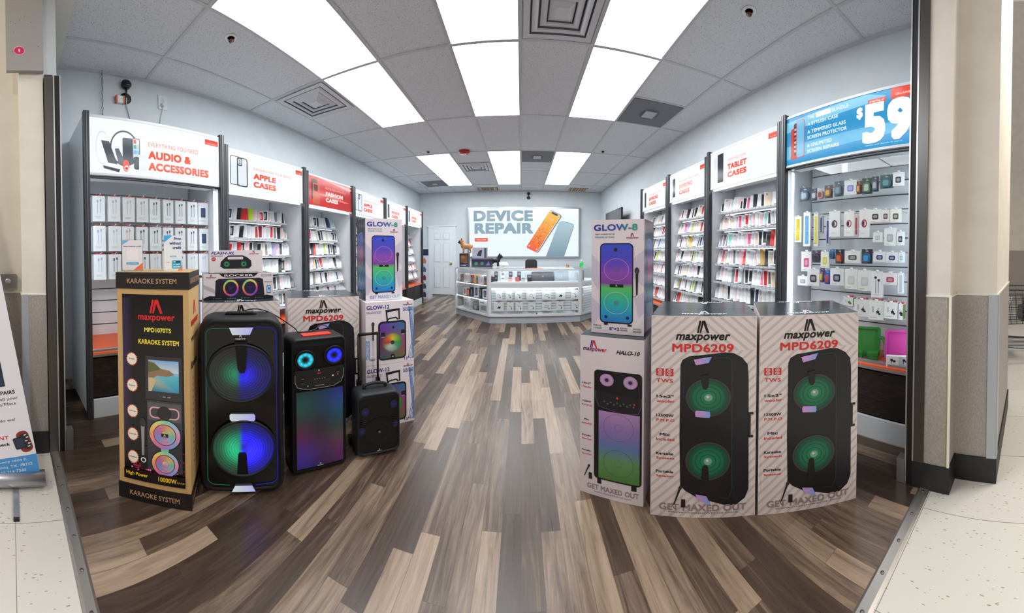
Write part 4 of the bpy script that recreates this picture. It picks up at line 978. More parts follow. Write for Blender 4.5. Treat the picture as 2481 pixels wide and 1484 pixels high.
for (ax, az, bx, bz) in ((x0 - .006, z0 - .006, x1 + .006, z0), (x0 - .006, z1, x1 + .006, z1 + .006), (x0 - .006, z0, x0, z1), (x1, z0, x1 + .006, z1)): m.rect(ax, az, bx, bz, C(20), 1)
m.build('grille_frame', Cc)
brand_badge(Cc, 0, .034, .004, .034)
m = MB(mat='satin'); m.box(-.075, .085, .045, .10, hC - .008, hC + .006, C(214, 52, 34))
for k in range(6): m.box(-.066 + k * .024, -.052 + k * .024, .043, .046, hC - .006, hC + .003, C(150, 34, 24))
m.build('carry_handle', Cc)
for x in (-.1, .1):
    m = MB(TR(x, .05, 0), 'matte'); m.lathe([(.014, 0.001), (.016, .012)], C(18), n=12); m.build('rubber_foot', Cc)

pts = []
q0 = Vector(at(B, .02, .12, hB + .018)); q1 = Vector(at(Cc, -.07, .14, hC + .004)); q2 = Vector(at(Cc, .11, .16, hC + .004))
m = MB(mat='satin')
c1 = [q0, q0 + Vector((.05, .04, .012)), (q0 + q1) / 2 + Vector((0, 0, .05)), q1 + Vector((-.02, -.02, .03)), q1, (q1 + q2) / 2 + Vector((0, 0, .002)), q2 + Vector((-.03, -.03, .025)), q2 + Vector((0, 0, .01)), q2 + Vector((.05, .03, -.06))]
def smooth_pts(P, n=5):
    P = [Vector(p_) for p_ in P]; out = []
    for i in range(len(P) - 1):
        a_, b_, c_, d_ = P[max(i - 1, 0)], P[i], P[i + 1], P[min(i + 2, len(P) - 1)]
        for k in range(n):
            t = k / n; out.append(.5 * ((2 * b_) + (c_ - a_) * t + (2 * a_ - 5 * b_ + 4 * c_ - d_) * t * t + (3 * b_ - a_ - 3 * c_ + d_) * t ** 3))
    return out + [P[-1]]
m.tube(smooth_pts(c1), .0035, C(18), n=6)
tag(m.build('power_cord'), 'black cord draped over the tops of the two lit party speakers', 'cord')

loc = (-.765, 1.625, 0); a = math.radians(44); wD, hD = .262, .415
D = thing('trolley_speaker', 'small dark trolley speaker with its pull handle up', 'speaker', loc, a)
shell(D, wD, hD, .20, .045, .035, 0, .014, C(36, 39, 44))
m = MB(FRONT(.011), 'satin'); m.rrect(-wD / 2 + .018, .03, wD / 2 - .018, hD - .035, .025, C(10, 10, 12), 1); m.build('front_panel', D)
m = MB(FRONT(.009) @ TR(0, .155, 0), 'satin'); m.disc(0, 0, .095, .095, lambda x, y, q: mixc(C(42, 38, 42), C(9, 9, 11), min(1, q * 1.2)), 2, n=40, nr=12, prof=lambda q: -.006 * (1 - q) + .0006 * math.sin(q * 60)); m.lathe([(.012, .003), (.008, .010), (.001, .012)], C(60, 56, 60), n=14); m.build('woofer', D)
for s_ in (-1, 1):
    m = MB(FRONT(.008), 'plastic')
    for k in range(6): m.line([(s_ * .078, .245 - k * .011), (s_ * .118, .243 - k * .011)], .004, C(34, 34, 38), 3)
    m.build('side_vent', D)
for (x, z, r_) in ((.088, .325, .028), (.098, .188, .022), (-.100, .178, .026), (-.08, .30, .03)):
    m = MB(FRONT(.0085), 'glow'); m.disc(x, z, r_ * .8, r_, lambda u, v, q: (.004, .004, .10 * max(0, 1 - q) ** 1.3), 3, n=16, nr=3); m.build('blue_glow', D)
brand_badge(D, .0, .036, .005, .028)
m = MB(mat='plastic'); m.tube(smooth_pts([(-.065, .08, hD - .004), (-.06, .08, hD + .022), (0, .08, hD + .034), (.06, .08, hD + .022), (.065, .08, hD - .004)]), .010, C(30, 32, 36), n=8); m.build('carry_handle', D)
m = MB(mat='plastic')
for s_ in (-1, 1): m.tube([(s_ * .062, .208, hD - .25), (s_ * .062, .208, .745)], .0075, C(20), n=8)
m.tube([(-.062, .208, .744), (.062, .208, .744)], .011, C(20), n=8)
for s_ in (-1, 1): m.box(s_ * .062 - .012, s_ * .062 + .012, .196, .222, hD - .04, hD + .004, C(18))
m.build('pull_handle', D)
for s_ in (-1, 1):
    m = MB(TR(s_ * .125, .17, .03) @ RYm(PI / 2), 'plastic'); m.lathe([(.029, -.012), (.029, .010), (.012, .012)], C(20), n=18); m.build('wheel', D)

# ================================================================ DISPLAY WALLS
WH = C(224, 229, 234)
def tagbox(m, x1, y1, w=.105, h=.052):
    m.rect(x1 - w, y1 - h, x1, y1, C(238, 66, 44), 2); m.text('CELLAIRIS', x1 - w * .5, y1 - h * .68, w * .72, h * .2, C(250, 220, 210), 3)
def case_art(m, x, y, h, c=C(40, 44, 52)):
    w = h * .50
    def rr(x0, y0, x1, y1, r, t, cc, l):
        m.rrect(x0, y0, x1, y1, r, cc, l); m.rrect(x0 + t, y0 + t, x1 - t, y1 - t, r * .7, C(228, 238, 244), l + 1)
    rr(x - w * .75, y - h / 2, x + w * .12, y + h / 2, h * .08, h * .025, c, 1); rr(x - w * .22, y - h / 2 - .008, x + w * .62, y + h / 2 - .004, h * .08, h * .04, c, 3)
    m.rrect(x - w * .20, y + h * .18, x + w * .18, y + h * .46, h * .06, c, 6); m.rrect(x - w * .14, y + h * .22, x + w * .12, y + h * .42, h * .05, C(200, 214, 224), 7)
    for k in (0, 1): m.disc(x - w * .01, y + h * (.27 + .09 * k), h * .03, h * .03, C(90, 96, 106), 8, n=12)
def sheen(m, w, h, k=0.0):
    m.poly([(-w * .5, h * .10), (w * .5, h * .02), (w * .5, h * .30), (-w * .5, h * .42)], C(236, 243, 248), .5)
def sign_white(main1, main2, sub, art='case', tx=.30):
    def f(m, w, h):
        m.rect(-w / 2, 0, w / 2, h, C(244, 249, 252), 0)
        tagbox(m, w / 2 - .01, h - .02)
        X = -w / 2 + w * tx
        m.text(sub, X, h * .66, w * .52 if len(sub) > 14 else w * .28, h * .07, C(244, 160, 140), 2, align='l')
        m.text(main1, X, h * .47, w * (.29 if len(main1) < 7 else .36), h * .155, C(238, 82, 50), 2, bold=.036, align='l')
        m.text(main2, X, h * .25, w * (.29 if len(main2) < 7 else .5), h * .155, C(238, 82, 50), 2, bold=.036, align='l')
        if art == 'case': case_art(m, -w / 2 + w * .14, h * .52, h * .74)
        elif art == 'tablet':
            m.rect(-w / 2 + w * .06, h * .12, -w / 2 + w * .15, h * .86, C(228, 234, 240), 1); m.rrect(-w / 2 + w * .13, h * .10, -w / 2 + w * .23, h * .92, .01, C(36, 38, 48), 2); m.disc(-w / 2 + w * .185, h * .5, .02, .05, C(54, 58, 74), 3, r0=.85, n=20)
        elif art == 'strip':
            m.rrect(-w / 2 + w * .07, h * .12, -w / 2 + w * .12, h * .86, .01, C(200, 208, 216), 1); m.rrect(-w / 2 + w * .11, h * .14, -w / 2 + w * .17, h * .86, .01, C(50, 54, 64), 2)
    return f
def sign_audio(m, w, h):
    m.rect(-w / 2, 0, w / 2, h, C(244, 249, 252), 0); tagbox(m, w / 2 - .01, h - .03, .13, .05)
    m.text('EVERYTHING YOU NEED', -w * .09, h * .62, w * .40, h * .085, C(238, 110, 84), 2, align='l')
    m.text('AUDIO &', -w * .09, h * .42, w * .335, h * .155, C(238, 88, 54), 2, bold=.036, align='l'); m.text('ACCESSORIES', -w * .09, h * .20, w * .49, h * .155, C(238, 88, 54), 2, bold=.036, align='l')
    cx_, cy_ = -w * .265, h * .42
    g1, g2, g3 = C(64, 74, 84), C(96, 106, 116), C(204, 214, 222)
    m.disc(cx_ + .005, cy_ + .03, .110, .150, g1, 2, r0=.9, n=44)
    m.disc(cx_ - .16, cy_ + .02, .05, .14, C(214, 226, 236), 1, r0=.9, n=30)
    m.poly([(cx_ - .17, cy_ + .08), (cx_ - .11, cy_ + .075), (cx_ - .05, cy_ - .11), (cx_ - .12, cy_ - .10)], g1, 4); m.poly([(cx_ - .07, cy_ + .02), (cx_ - .04, cy_ + .025), (cx_ + .02, cy_ - .11), (cx_ - .04, cy_ - .11)], g2, 5)
    m.rrect(cx_ - .01, cy_ - .10, cx_ + .075, cy_ + .12, .015, C(70, 80, 90), 3); m.rrect(cx_ + .065, cy_ - .05, cx_ + .125, cy_ + .125, .01, C(120, 132, 144), 6); m.rrect(cx_ + .072, cy_ - .04, cx_ + .118, cy_ + .117, .006, C(216, 228, 238), 7)
    for i in range(2):
        for j in range(3): m.rect(cx_ + .075 + i * .022, cy_ + .08 - j * .045, cx_ + .095 + i * .022, cy_ + .112 - j * .045, [C(238, 90, 50), C(90, 190, 160), C(120, 200, 236), C(232, 240, 246), C(200, 214, 226), C(150, 200, 230)][i * 3 + j], 8)
    m.rrect(cx_ + .075, cy_ - .14, cx_ + .12, cy_ - .03, .018, C(72, 82, 92), 9); m.rrect(cx_ + .115, cy_ - .15, cx_ + .175, cy_ - .01, .008, C(232, 238, 244), 10)
    m.disc(cx_ + .015, cy_ - .115, .026, .05, C(238, 90, 70), 9, n=20); m.disc(cx_ + .018, cy_ - .135, .018, .022, C(250, 236, 230), 10, n=16); m.disc(cx_ + .018, cy_ - .138, .012, .013, C(214, 60, 50), 11, n=12)
    m.poly([(cx_ - .16, cy_ - .125), (cx_ - .03, cy_ - .15), (cx_ - .04, cy_ - .175), (cx_ - .15, cy_ - .15)], g1, 6)
def sign_red(m, w, h):
    m.rect(-w / 2, 0, w / 2, h, lambda x, y: mixc(C(222, 52, 48), C(190, 40, 42), (x + w / 2) / w), 0)
    m.poly([(-w / 2, h * .46), (w * .30, h * .30), (w * .44, h * .34), (w * .02, h * .46)], C(236, 120, 112), 1); m.poly([(-w * .3, h), (w * .44, h * .84), (w * .5, h * .86), (w * .5, h * .94), (-.02, h)], C(238, 150, 146), 1)
    m.rrect(-w / 2 + w * .07, h * .22, -w / 2 + w * .19, h * .92, .02, C(72, 34, 38), 2); m.rrect(-w / 2 + w * .10, h * .06, -w / 2 + w * .24, h * .78, .02, C(206, 96, 60), 3); m.rrect(-w / 2 + w * .12, h * .5, -w / 2 + w * .2, h * .74, .01, C(90, 40, 44), 4)
    m.text('PROTECTION WITH STYLE', -w * .14, h * .70, w * .48, h * .075, C(244, 190, 180), 2, align='l'); m.text('FASHION', -w * .13, h * .50, w * .40, h * .15, C(255, 236, 232), 3, bold=.036, align='l'); m.text('CASES', -w * .13, h * .28, w * .28, h * .15, C(255, 236, 232), 3, bold=.036, align='l')
def sign_blue(m, w, h):
    bl = C(26, 150, 208)
    m.rect(-w / 2, 0, w / 2, h, bl, 0)
    lt = C(120, 200, 234)
    m.poly([(-w / 2, h * .92), (w * .18, h), (w * .32, h * .90), (w * .20, h * .83), (-w / 2, h * .70)][::-1], lt, .5); m.poly([(-w / 2, h * .12), (w / 2, h * .24), (w / 2, h * .42), (-w / 2, h * .40)], C(90, 184, 226), .5)
    m.rect(w / 2 - .15, h - .075, w / 2, h, C(238, 70, 46), 2); m.text('CELLAIRIS', w / 2 - .075, h - .045, .095, .014, C(250, 220, 210), 3, bold=.01)
    wt = C(232, 246, 252)
    X = -w * .30
    m.text('THE', X, h * .89, .06, .028, wt, 2, bold=.01, align='l'); m.rect(X + .075, h * .845, X + .20, h * .945, C(250), 2); m.text('BUNDLE', X + .21, h * .89, .13, .028, wt, 2, bold=.01, align='l')
    for i, (tx, ww) in enumerate((('A STYLISH CASE', .26), ('A TEMPERED GLASS', .32), ('SCREEN PROTECTOR', .33), ('& UNLIMITED', .21), ('SCREEN REPAIRS', .27))):
        m.text(tx, X, h * (.755, .595, .48, .32, .205)[i], ww, .028, wt, 2, bold=.02, align='l')
    m.rect(w * .19, h * .80, w * .315, h * .885, C(236, 74, 54), 3); m.text('STARTING AT', w * .2525, h * .842, w * .105, h * .04, C(250), 4, bold=.01)
    m.text('$', w * .13, h * .68, .045, .09, C(255), 3, bold=.036); m.text('59', w * .325, h * .46, .34, .29, C(255), 3, bold=.036)
    m.text('terms and details in store', w * .30, h * .07, .25, .008, wt, 2); 
    m.rrect(-w * .46, h * .10, -w * .395, h * .76, .02, C(206, 60, 50), 2); m.rrect(-w * .43, h * .18, -w * .375, h * .86, .015, C(46, 40, 60), 3)
    for k in range(6): m.rect(-w * .425, h * (.25 + k * .09), -w * .38, h * (.30 + k * .09), C(*rnd.choice([(220, 70, 60), (240, 160, 150), (180, 60, 80)])), 4)
    m.rrect(-w * .405, h * .12, -w * .325, h * .90, .02, C(226, 80, 66), 5); m.rrect(-w * .398, h * .135, -w * .332, h * .885, .018, C(110, 190, 230), 6)

SLOT = C(70, 56, 50)
def display(side, y0, y1, zt, zb, signf, label, kind, shelves, zc=.53, post_h=None):
    """A wall display. Local x runs along the wall, y into it."""
    w = y1 - y0; d = (.525 if side < 0 else .33); xf = FL if side < 0 else FR
    t = thing('shop_display', label, 'display', (xf, (y0 + y1) / 2, 0), PI / 2 if side < 0 else -PI / 2, 'lit displays along the walls')
    for s_ in (-1, 1):
        m = MB(mat='satin'); m.box(*sorted((s_ * (w / 2 - .001), s_ * (w / 2 - .02))), .02, d, .05, zt - .01, C(216, 221, 226)); m.build('side_panel', t)
        m = MB(mat='satin'); xx = sorted((s_ * (w / 2 - .001), s_ * (w / 2 - .042)))
        m.box(xx[0], xx[1], -.022, .02, .0, zt + .02, C(50, 52, 56)); m.box((xx[0] + xx[1]) / 2 - .003, (xx[0] + xx[1]) / 2 + .003, -.026, -.022, 0, zt + .02, C(110, 112, 116), 'metal'); m.build('front_post', t)
    iw = w / 2 - .043
    m = MB(mat='satin'); m.box(-iw, iw, .012, .20 if side < 0 else .16, zb, zt, C(230, 234, 238)); m.box(-iw, iw, -.004, .012, zt - .02, zt, C(206, 212, 218)); m.box(-iw, iw, -.004, .012, zb, zb + .018, C(206, 212, 218)); hd = m.build('header_box', t)
    m = MB(FRONT(.0) @ TR(0, zb + .018, 0), 'sign'); m.L = .0004; signf(m, iw * 2, zt - zb - .038)
    m.build('backlit_sign', hd)
    m = MB(mat='led'); m.box(-iw + .01, iw - .01, .03, .045, zb - .012, zb - .001, (.9, .96, 1.0)); m.build('led_strip', t)
    m = MB(mat='satin'); m.box(-iw, iw, d - .02, d - .001, zc, zt - .02, WH)
    if kind == 'slat':
        z = zc + .10
        while z < zb - .02:
            m.box(-iw, iw, d - .0215, d - .0195, z, z + .009, SLOT); z += .1185
    m.build('back_panel', t)
    # base
    m = MB(mat='satin'); m.box(-iw, iw, -.0, d, zc - .035, zc, C(236, 96, 40)); m.box(-iw, iw, -.008, -.0, zc - .03, zc - .012, C(196, 200, 206), 'metal'); m.build('worktop', t)
    m = MB(mat='dark_wood'); m.box(-iw, iw, .03, d - .01, .15, zc - .037, WHITE); bc = m.build('base_cabinet', t)
    for s_ in (-1, 1):
        m = MB(mat='dark_wood'); a_, b_ = sorted((s_ * .004, s_ * (iw - .004))); m.box(a_, b_, .012, .029, .16, zc - .05, WHITE); dr = m.build('cabinet_door', t)
        m = MB(mat='metal'); m.box(s_ * .04 - .004, s_ * .04 + .004, .0, .012, zc - .20, zc - .10, C(150)); m.build('door_handle', dr)
    m = MB(mat='satin'); m.box(-w / 2 + .045, w / 2 - .045, .0, .02, 0, .148, C(200, 206, 212)); m.build('kick_board', t)
    rails = []
    if kind == 'cases':
        for i, (z, yb_) in enumerate(shelves):
            # a sloping rail, ribbed lip; a lit strip under it
            m = MB(mat='satin'); m.box(-iw + .003, iw - .003, yb_ - .075, d - .022, z - .018, z - .010, C(206, 210, 214))
            m.box(-iw + .003, iw - .003, yb_ - .083, yb_ - .075, z - .018, z + .003, C(186, 189, 193))
            for k in range(20): xx = -iw + .02 + k * (2 * iw - .04) / 19; m.box(xx - .0015, xx + .0015, yb_ - .095, yb_ - .02, z - .010, z - .004, C(190, 194, 198))
            m.build('case_rail', t)
            m = MB(mat='led'); m.box(-iw + .03, iw - .03, yb_ + .0, yb_ + .012, z - .024, z - .019, (.52, .57, .62)); m.build('led_strip', t)
    else:
        for s_ in (-1, 1):
            m = MB(mat='led_case'); m.box(*sorted((s_ * (iw - .008), s_ * (iw - .016))), .05, .062, zc + .02, zb - .03, (.85, .92, 1.0)); m.build('led_strip', t)
        for k, (a_, b_) in enumerate(((-iw, .03), (-.03, iw))):
            m = MB(mat='glass'); m.box(a_ + .002, b_ - .002, .022 + k * .014, .027 + k * .014, zc + .02, zb - .02, WHITE); m.build('glass_door', t)
        m = MB(mat='metal'); m.box(-iw, iw, .015, .045, zc, zc + .018, C(190, 194, 198)); m.build('door_track', t); m = MB(mat='metal'); m.box(-iw, iw, .015, .045, zb - .018, zb - .002, C(70, 72, 76)); m.build('door_track', t)
    return t
LB = [.505, 1.685, 2.80, 3.85, 4.90, 5.94, 6.96]
RB_ = [.64, 1.715, 2.74, 3.65, 4.57]
LS = [(1.715 - .208 * i, .30 - .032 * i) for i in range(6)]
RS = [(1.795 - .198 * i, .165 - .012 * i) for i in range(7)]
L1 = display(-1, LB[0], LB[1], 2.475, 1.985, sign_audio, 'glass-fronted wall display of white cable boxes under the audio sign', 'slat', [])
L2 = display(-1, LB[1], LB[2], 2.395, 1.955, sign_white('APPLE', 'CASES', 'DESIGNED FOR YOUR DEVICE'), 'case rack under a white sign, between the audio display and the red sign', 'cases', LS)
L3 = display(-1, LB[2], LB[3], 2.365, 1.945, sign_red, 'phone case rack under the red sign', 'cases', LS)
L4 = display(-1, LB[3], LB[4], 2.36, 1.95, sign_white('APPLE', 'CASES', 'DESIGNED FOR YOUR DEVICE', tx=.28), 'case rack with a white sign just past the red sign, mostly behind stacked cartons', 'cases', LS)
L5 = display(-1, LB[4], LB[5], 2.36, 1.96, sign_white('PROTECTIVE', 'CASES', 'DESIGNED FOR YOUR DEVICE', 'strip', .28), 'case rack with a white sign, next to last before the white door', 'cases', LS)
L6 = display(-1, LB[5], LB[6], 2.37, 1.98, sign_white('UNIVERSAL', 'CASES', 'DESIGNED FOR YOUR DEVICE', 'strip', .28), 'case rack with a white sign and orange worktop, last one before the white door', 'cases', LS)
R1 = display(1, RB_[0], RB_[1], 2.515, 2.075, sign_blue, 'glass-fronted accessory display under the blue price sign', 'slat', [])
R2 = display(1, RB_[1], RB_[2], 2.475, 2.055, sign_white('TABLET', 'CASES', 'DESIGNED FOR', 'tablet', .30), 'case rack under the white tablet sign beside the blue price sign', 'cases', RS)
R3 = display(1, RB_[2], RB_[3], 2.435, 2.04, sign_white('SAMSUNG', 'CASES', 'DESIGNED FOR YOUR', 'strip', .30), 'case rack with a white sign, middle one of three behind the striped cartons', 'cases', RS)
R4 = display(1, RB_[3], RB_[4], 2.415, 2.03, sign_white('SAMSUNG', 'CASES', 'DESIGNED FOR YOUR', 'strip', .30), 'case rack with a white sign, deepest in the row holding the tablet rack', 'cases', RS)

# ================================================================ GOODS: PHONE CASES ON THE RACKS
CASES = [('white', C(228, 230, 232)), ('black', C(36, 38, 42)), ('red', C(206, 40, 44)), ('pale pink', C(232, 196, 204)), ('clear', C(206, 214, 222)), ('grey', C(122, 126, 132)), ('navy', C(40, 52, 100)), ('beige', C(214, 200, 180)), ('hot pink', C(226, 92, 140)), ('mint', C(140, 214, 200)), ('gold', C(206, 178, 110)), ('maroon', C(128, 30, 48)), ('lilac', C(176, 164, 206)), ('brown', C(120, 86, 66)), ('blue', C(44, 104, 186)), ('lime', C(176, 220, 60))]
CW, CH, CD = .090, .186, .010
def case_geo(m, i, style):
    nm, c = CASES[i]
    if style == 2:                       # bare coloured case
        m.box(-CW * .46, CW * .46, -CD * .5, CD * .5, .002, CH, c, 'satin')
    else:
        m.box(-CW / 2, CW / 2, -CD * .5, CD * .5, 0, CH, C(150, 154, 160), 'satin')
        T = m.T; m.T = T @ FRONT(-CD * .5); L = m.L; m.L = .0006
        m.rect(-CW * .485, .002, CW * .485, CH - .002, C(222, 224, 227), .4, 'satin')
        m.rect(-CW * .38, .014 if style == 0 else .030, CW * .38, CH - (.010 if style == 0 else .022), c, 1, 'satin')
        if style == 1: m.rect(-CW * .3, .008, CW * .1, .016, C(120), 1, 'satin'); m.rect(-CW * .10, .05, CW * .22, CH - .05, mixc(c, WHITE, .45), 2, 'satin')
        else: m.rrect(-CW * .30, CH - .045, -CW * .02, CH - .018, .004, mixc(c, C(20), .5), 2, 'satin')
        m.T = T; m.L = L
proto_case = {}
def rack_pick(rw):
    r = rw.random()
    if r < .24: i = 0
    elif r < .42: i = 4
    elif r < .55: i = 1
    elif r < .65: i = 7
    elif r < .79: i = 3
    elif r < .86: i = 5
    elif r < .91: i = 2
    else: i = rw.randrange(6, len(CASES))
    return i, rw.choice((0, 1, 0, 1, 2)) if i not in (0,) else rw.choice((0, 1))
def fill_rack(t, side, y0, y1, shelves, n, rack, single, forced=None, stuff=None):
    rw = random.Random(hash(rack) % 1000 if False else len(rack) * 13 + int(y0 * 100))
    a = t.rotation_euler[2]; iw = (y1 - y0) / 2 - .043; yaw = math.radians(-44 if side < 0 else 44)
    for i, (z, yb_) in enumerate(shelves):
        for k in range(n):
            ci, st = rack_pick(rw)
            if forced and (i, k) in forced: ci, st = forced[(i, k)]
            x = -iw + .055 + k * (2 * iw - .10) / (n - 1)
            # counted from the entrance side
            x = x if side < 0 else -x
            lean = math.radians(-26 - rw.random() * 11); yj = math.radians(rw.uniform(-7, 7)); zj = rw.choice((0, 0, .004, .008, .014))
            wx, wy, wz = at(t, x, yb_ - .02, z - .002 + zj)
            if i in single:
                key = (ci, st)
                nmk = 'phone_case'
                lab = '%s phone case, %s from entrance, %s shelf, %s' % (CASES[ci][0], ORD[k], ORD[i], rack)
                if key not in proto_case:
                    m = MB(mat='satin'); case_geo(m, ci, st); o = m.build(nmk); proto_case[key] = o
                else:
                    o = proto_case[key].copy(); col.objects.link(o)
                o.location = (wx, wy, wz); o.rotation_euler = (lean, 0, a + yaw + yj)
                tag(o, lab, 'phone case', 'phone cases on the racks')
            else:
                stuff.T = TR(wx, wy, wz) @ RZ(a + yaw + yj) @ RX(lean); case_geo(stuff, ci, st)
fL2 = {(0, 0): (4, 0), (0, 1): (1, 2), (0, 2): (6, 0), (0, 3): (6, 1), (0, 4): (4, 1), (0, 5): (1, 2), (0, 6): (2, 2), (0, 7): (2, 2), (0, 8): (15, 2), (0, 9): (3, 0), (0, 10): (3, 2), (1, 0): (14, 0), (1, 1): (12, 0), (1, 2): (0, 0), (2, 2): (2, 0), (2, 4): (2, 2), (2, 6): (3, 2), (2, 9): (1, 0)}
fR2 = {(0, 17): (1, 0), (0, 5): (1, 0), (0, 16): (0, 0), (2, 2): (2, 2), (2, 3): (1, 2), (2, 5): (1, 0), (2, 17): (12, 0), (2, 15): (5, 0), (1, 11): (8, 0), (3, 16): (8, 0), (2, 8): (8, 1), (4, 12): (5, 2), (4, 9): (5, 2), (4, 3): (2, 0)}
fL3 = {(1, 0): (2, 2), (1, 1): (2, 0), (1, 3): (14, 0), (2, 5): (1, 2), (2, 6): (2, 2), (3, 0): (1, 0), (3, 1): (1, 2), (3, 5): (10, 0)}
rest = MB(mat='satin')
fill_rack(L2, -1, LB[1], LB[2], LS, 18, 'rack beside the audio display', {0, 1, 2, 3, 4}, fL2, rest)
fill_rack(R2, 1, RB_[1], RB_[2], RS, 18, 'rack under tablet sign', {0, 1, 2, 3, 4, 5}, fR2, rest)
fill_rack(L3, -1, LB[2], LB[3], LS, 17, 'rack under red sign', {0, 1, 2, 3, 4}, fL3, rest)
fill_rack(L4, -1, LB[3], LB[4], LS, 17, 'fourth rack', set(), None, rest)
fill_rack(L5, -1, LB[4], LB[5], LS, 17, 'fifth rack of the row', set(), None, rest)
fill_rack(L6, -1, LB[5], LB[6], LS, 16, 'sixth rack', set(), None, rest)
fill_rack(R3, 1, RB_[2], RB_[3], RS, 15, 'samsung rack one', set(), None, rest)
fill_rack(R4, 1, RB_[3], RB_[4], RS, 15, 'samsung rack two  ', set(), None, rest)
rest.T = I4
o = rest.build('phone_case_stock'); tag(o, 'many boxed phone cases filling the rest of the white-signed racks', 'phone cases', 'phone cases on the racks', 'stuff')

# ================================================================ GOODS: CABLE BOXES BEHIND GLASS
def hook(t, x, y0, y1, z, c=C(232)):
    m = MB(mat='satin'); m.tube([(x, y1, z), (x, y0 + .01, z), (x, y0, z + .012)], .0028, c, n=6); m.build('peg_hook', t)
def cable_box(kind):
    w, h, d = .100, .226, .034
    m = MB(mat='satin'); m.box(-w / 2, w / 2, 0, d, 0, h, C(230, 232, 235))
    m.T = FRONT(0); m.L = .0005
    cols = {'white': C(196, 202, 214), 'black': C(34, 36, 44), 'rose': C(206, 160, 150), 'blue': C(168, 180, 214), 'navy': C(40, 48, 100)}
    c = cols[kind]
    if kind == 'navy': m.rrect(-.024, .075, .024, .175, .006, c, 1)
    else:
        for x, top in ((-.010, .168), (.014, .176)): m.line([(x, .07), (x, top)], .0035, c, 1); m.rect(x - .006, top, x + .006, top + .022, mixc(c, C(120), .2), 2)
    m.text('LIGHTNING CABLE', -.006, .042, .05, .005, C(120), 2); m.rect(-.03, .030, .012, .0325, C(170), 2)
    m.T = I4; m.tube([(-.030, .004, h), (-.02, .01, h + .014), (.0, .012, h + .004), (.02, .008, h + .015), (.034, .004, h)], .0035, C(226, 70, 50), 'matte', n=5)
    m.box(-.03, .034, .002, .03, h, h + .002, C(226, 90, 66), 'matte')
    return m
protoc = {}
kinds = [['blue', 'blue', 'white', 'rose', 'black', 'black', 'black', 'black', 'navy'], ['blue', 'white', 'rose', 'black', 'black', 'black', 'black', 'black', 'navy'], ['blue', 'black', 'black', 'black', 'white', 'black', 'black', 'white', 'white'], ['white', 'black', 'white', 'white', 'white', 'black', 'black', 'black', 'navy'], ['white'] * 9]
rown = ['top', 'second', 'third', 'fourth', 'fifth']
cn = {'white': 'pale grey cables', 'blue': 'pale blue cables', 'rose': 'rose cables', 'black': 'black cables', 'navy': 'a navy power bank'}
yc1 = (LB[0] + LB[1]) / 2
for r, zt in enumerate((1.868, 1.600, 1.345, 1.092, .842)):
    for k in range(9):
        if r >= 3 and k < 7: continue
        x = .672 + .118 * k - yc1
        hook(L1, x, .165, .505, zt - .004)
        for dep in range(2):
            kd = kinds[r][k]
            lab = 'box of %s, %s from entrance, %s row, %s on hook' % (cn[kd], ORD[k], rown[r], ('in front', 'behind')[dep])
            p = at(L1, x + (rnd.random() - .5) * .01, .20 + dep * .085, zt - .236)
            if kd not in protoc: o = cable_box(kd).build('cable_box'); protoc[kd] = o
            else: o = protoc[kd].copy(); col.objects.link(o)
            o.location = p; o.rotation_euler = (0, 0, PI / 2 + math.radians(rnd.uniform(-4, 7)))
            tag(o, lab, 'cable box', 'hanging boxes in the audio display')

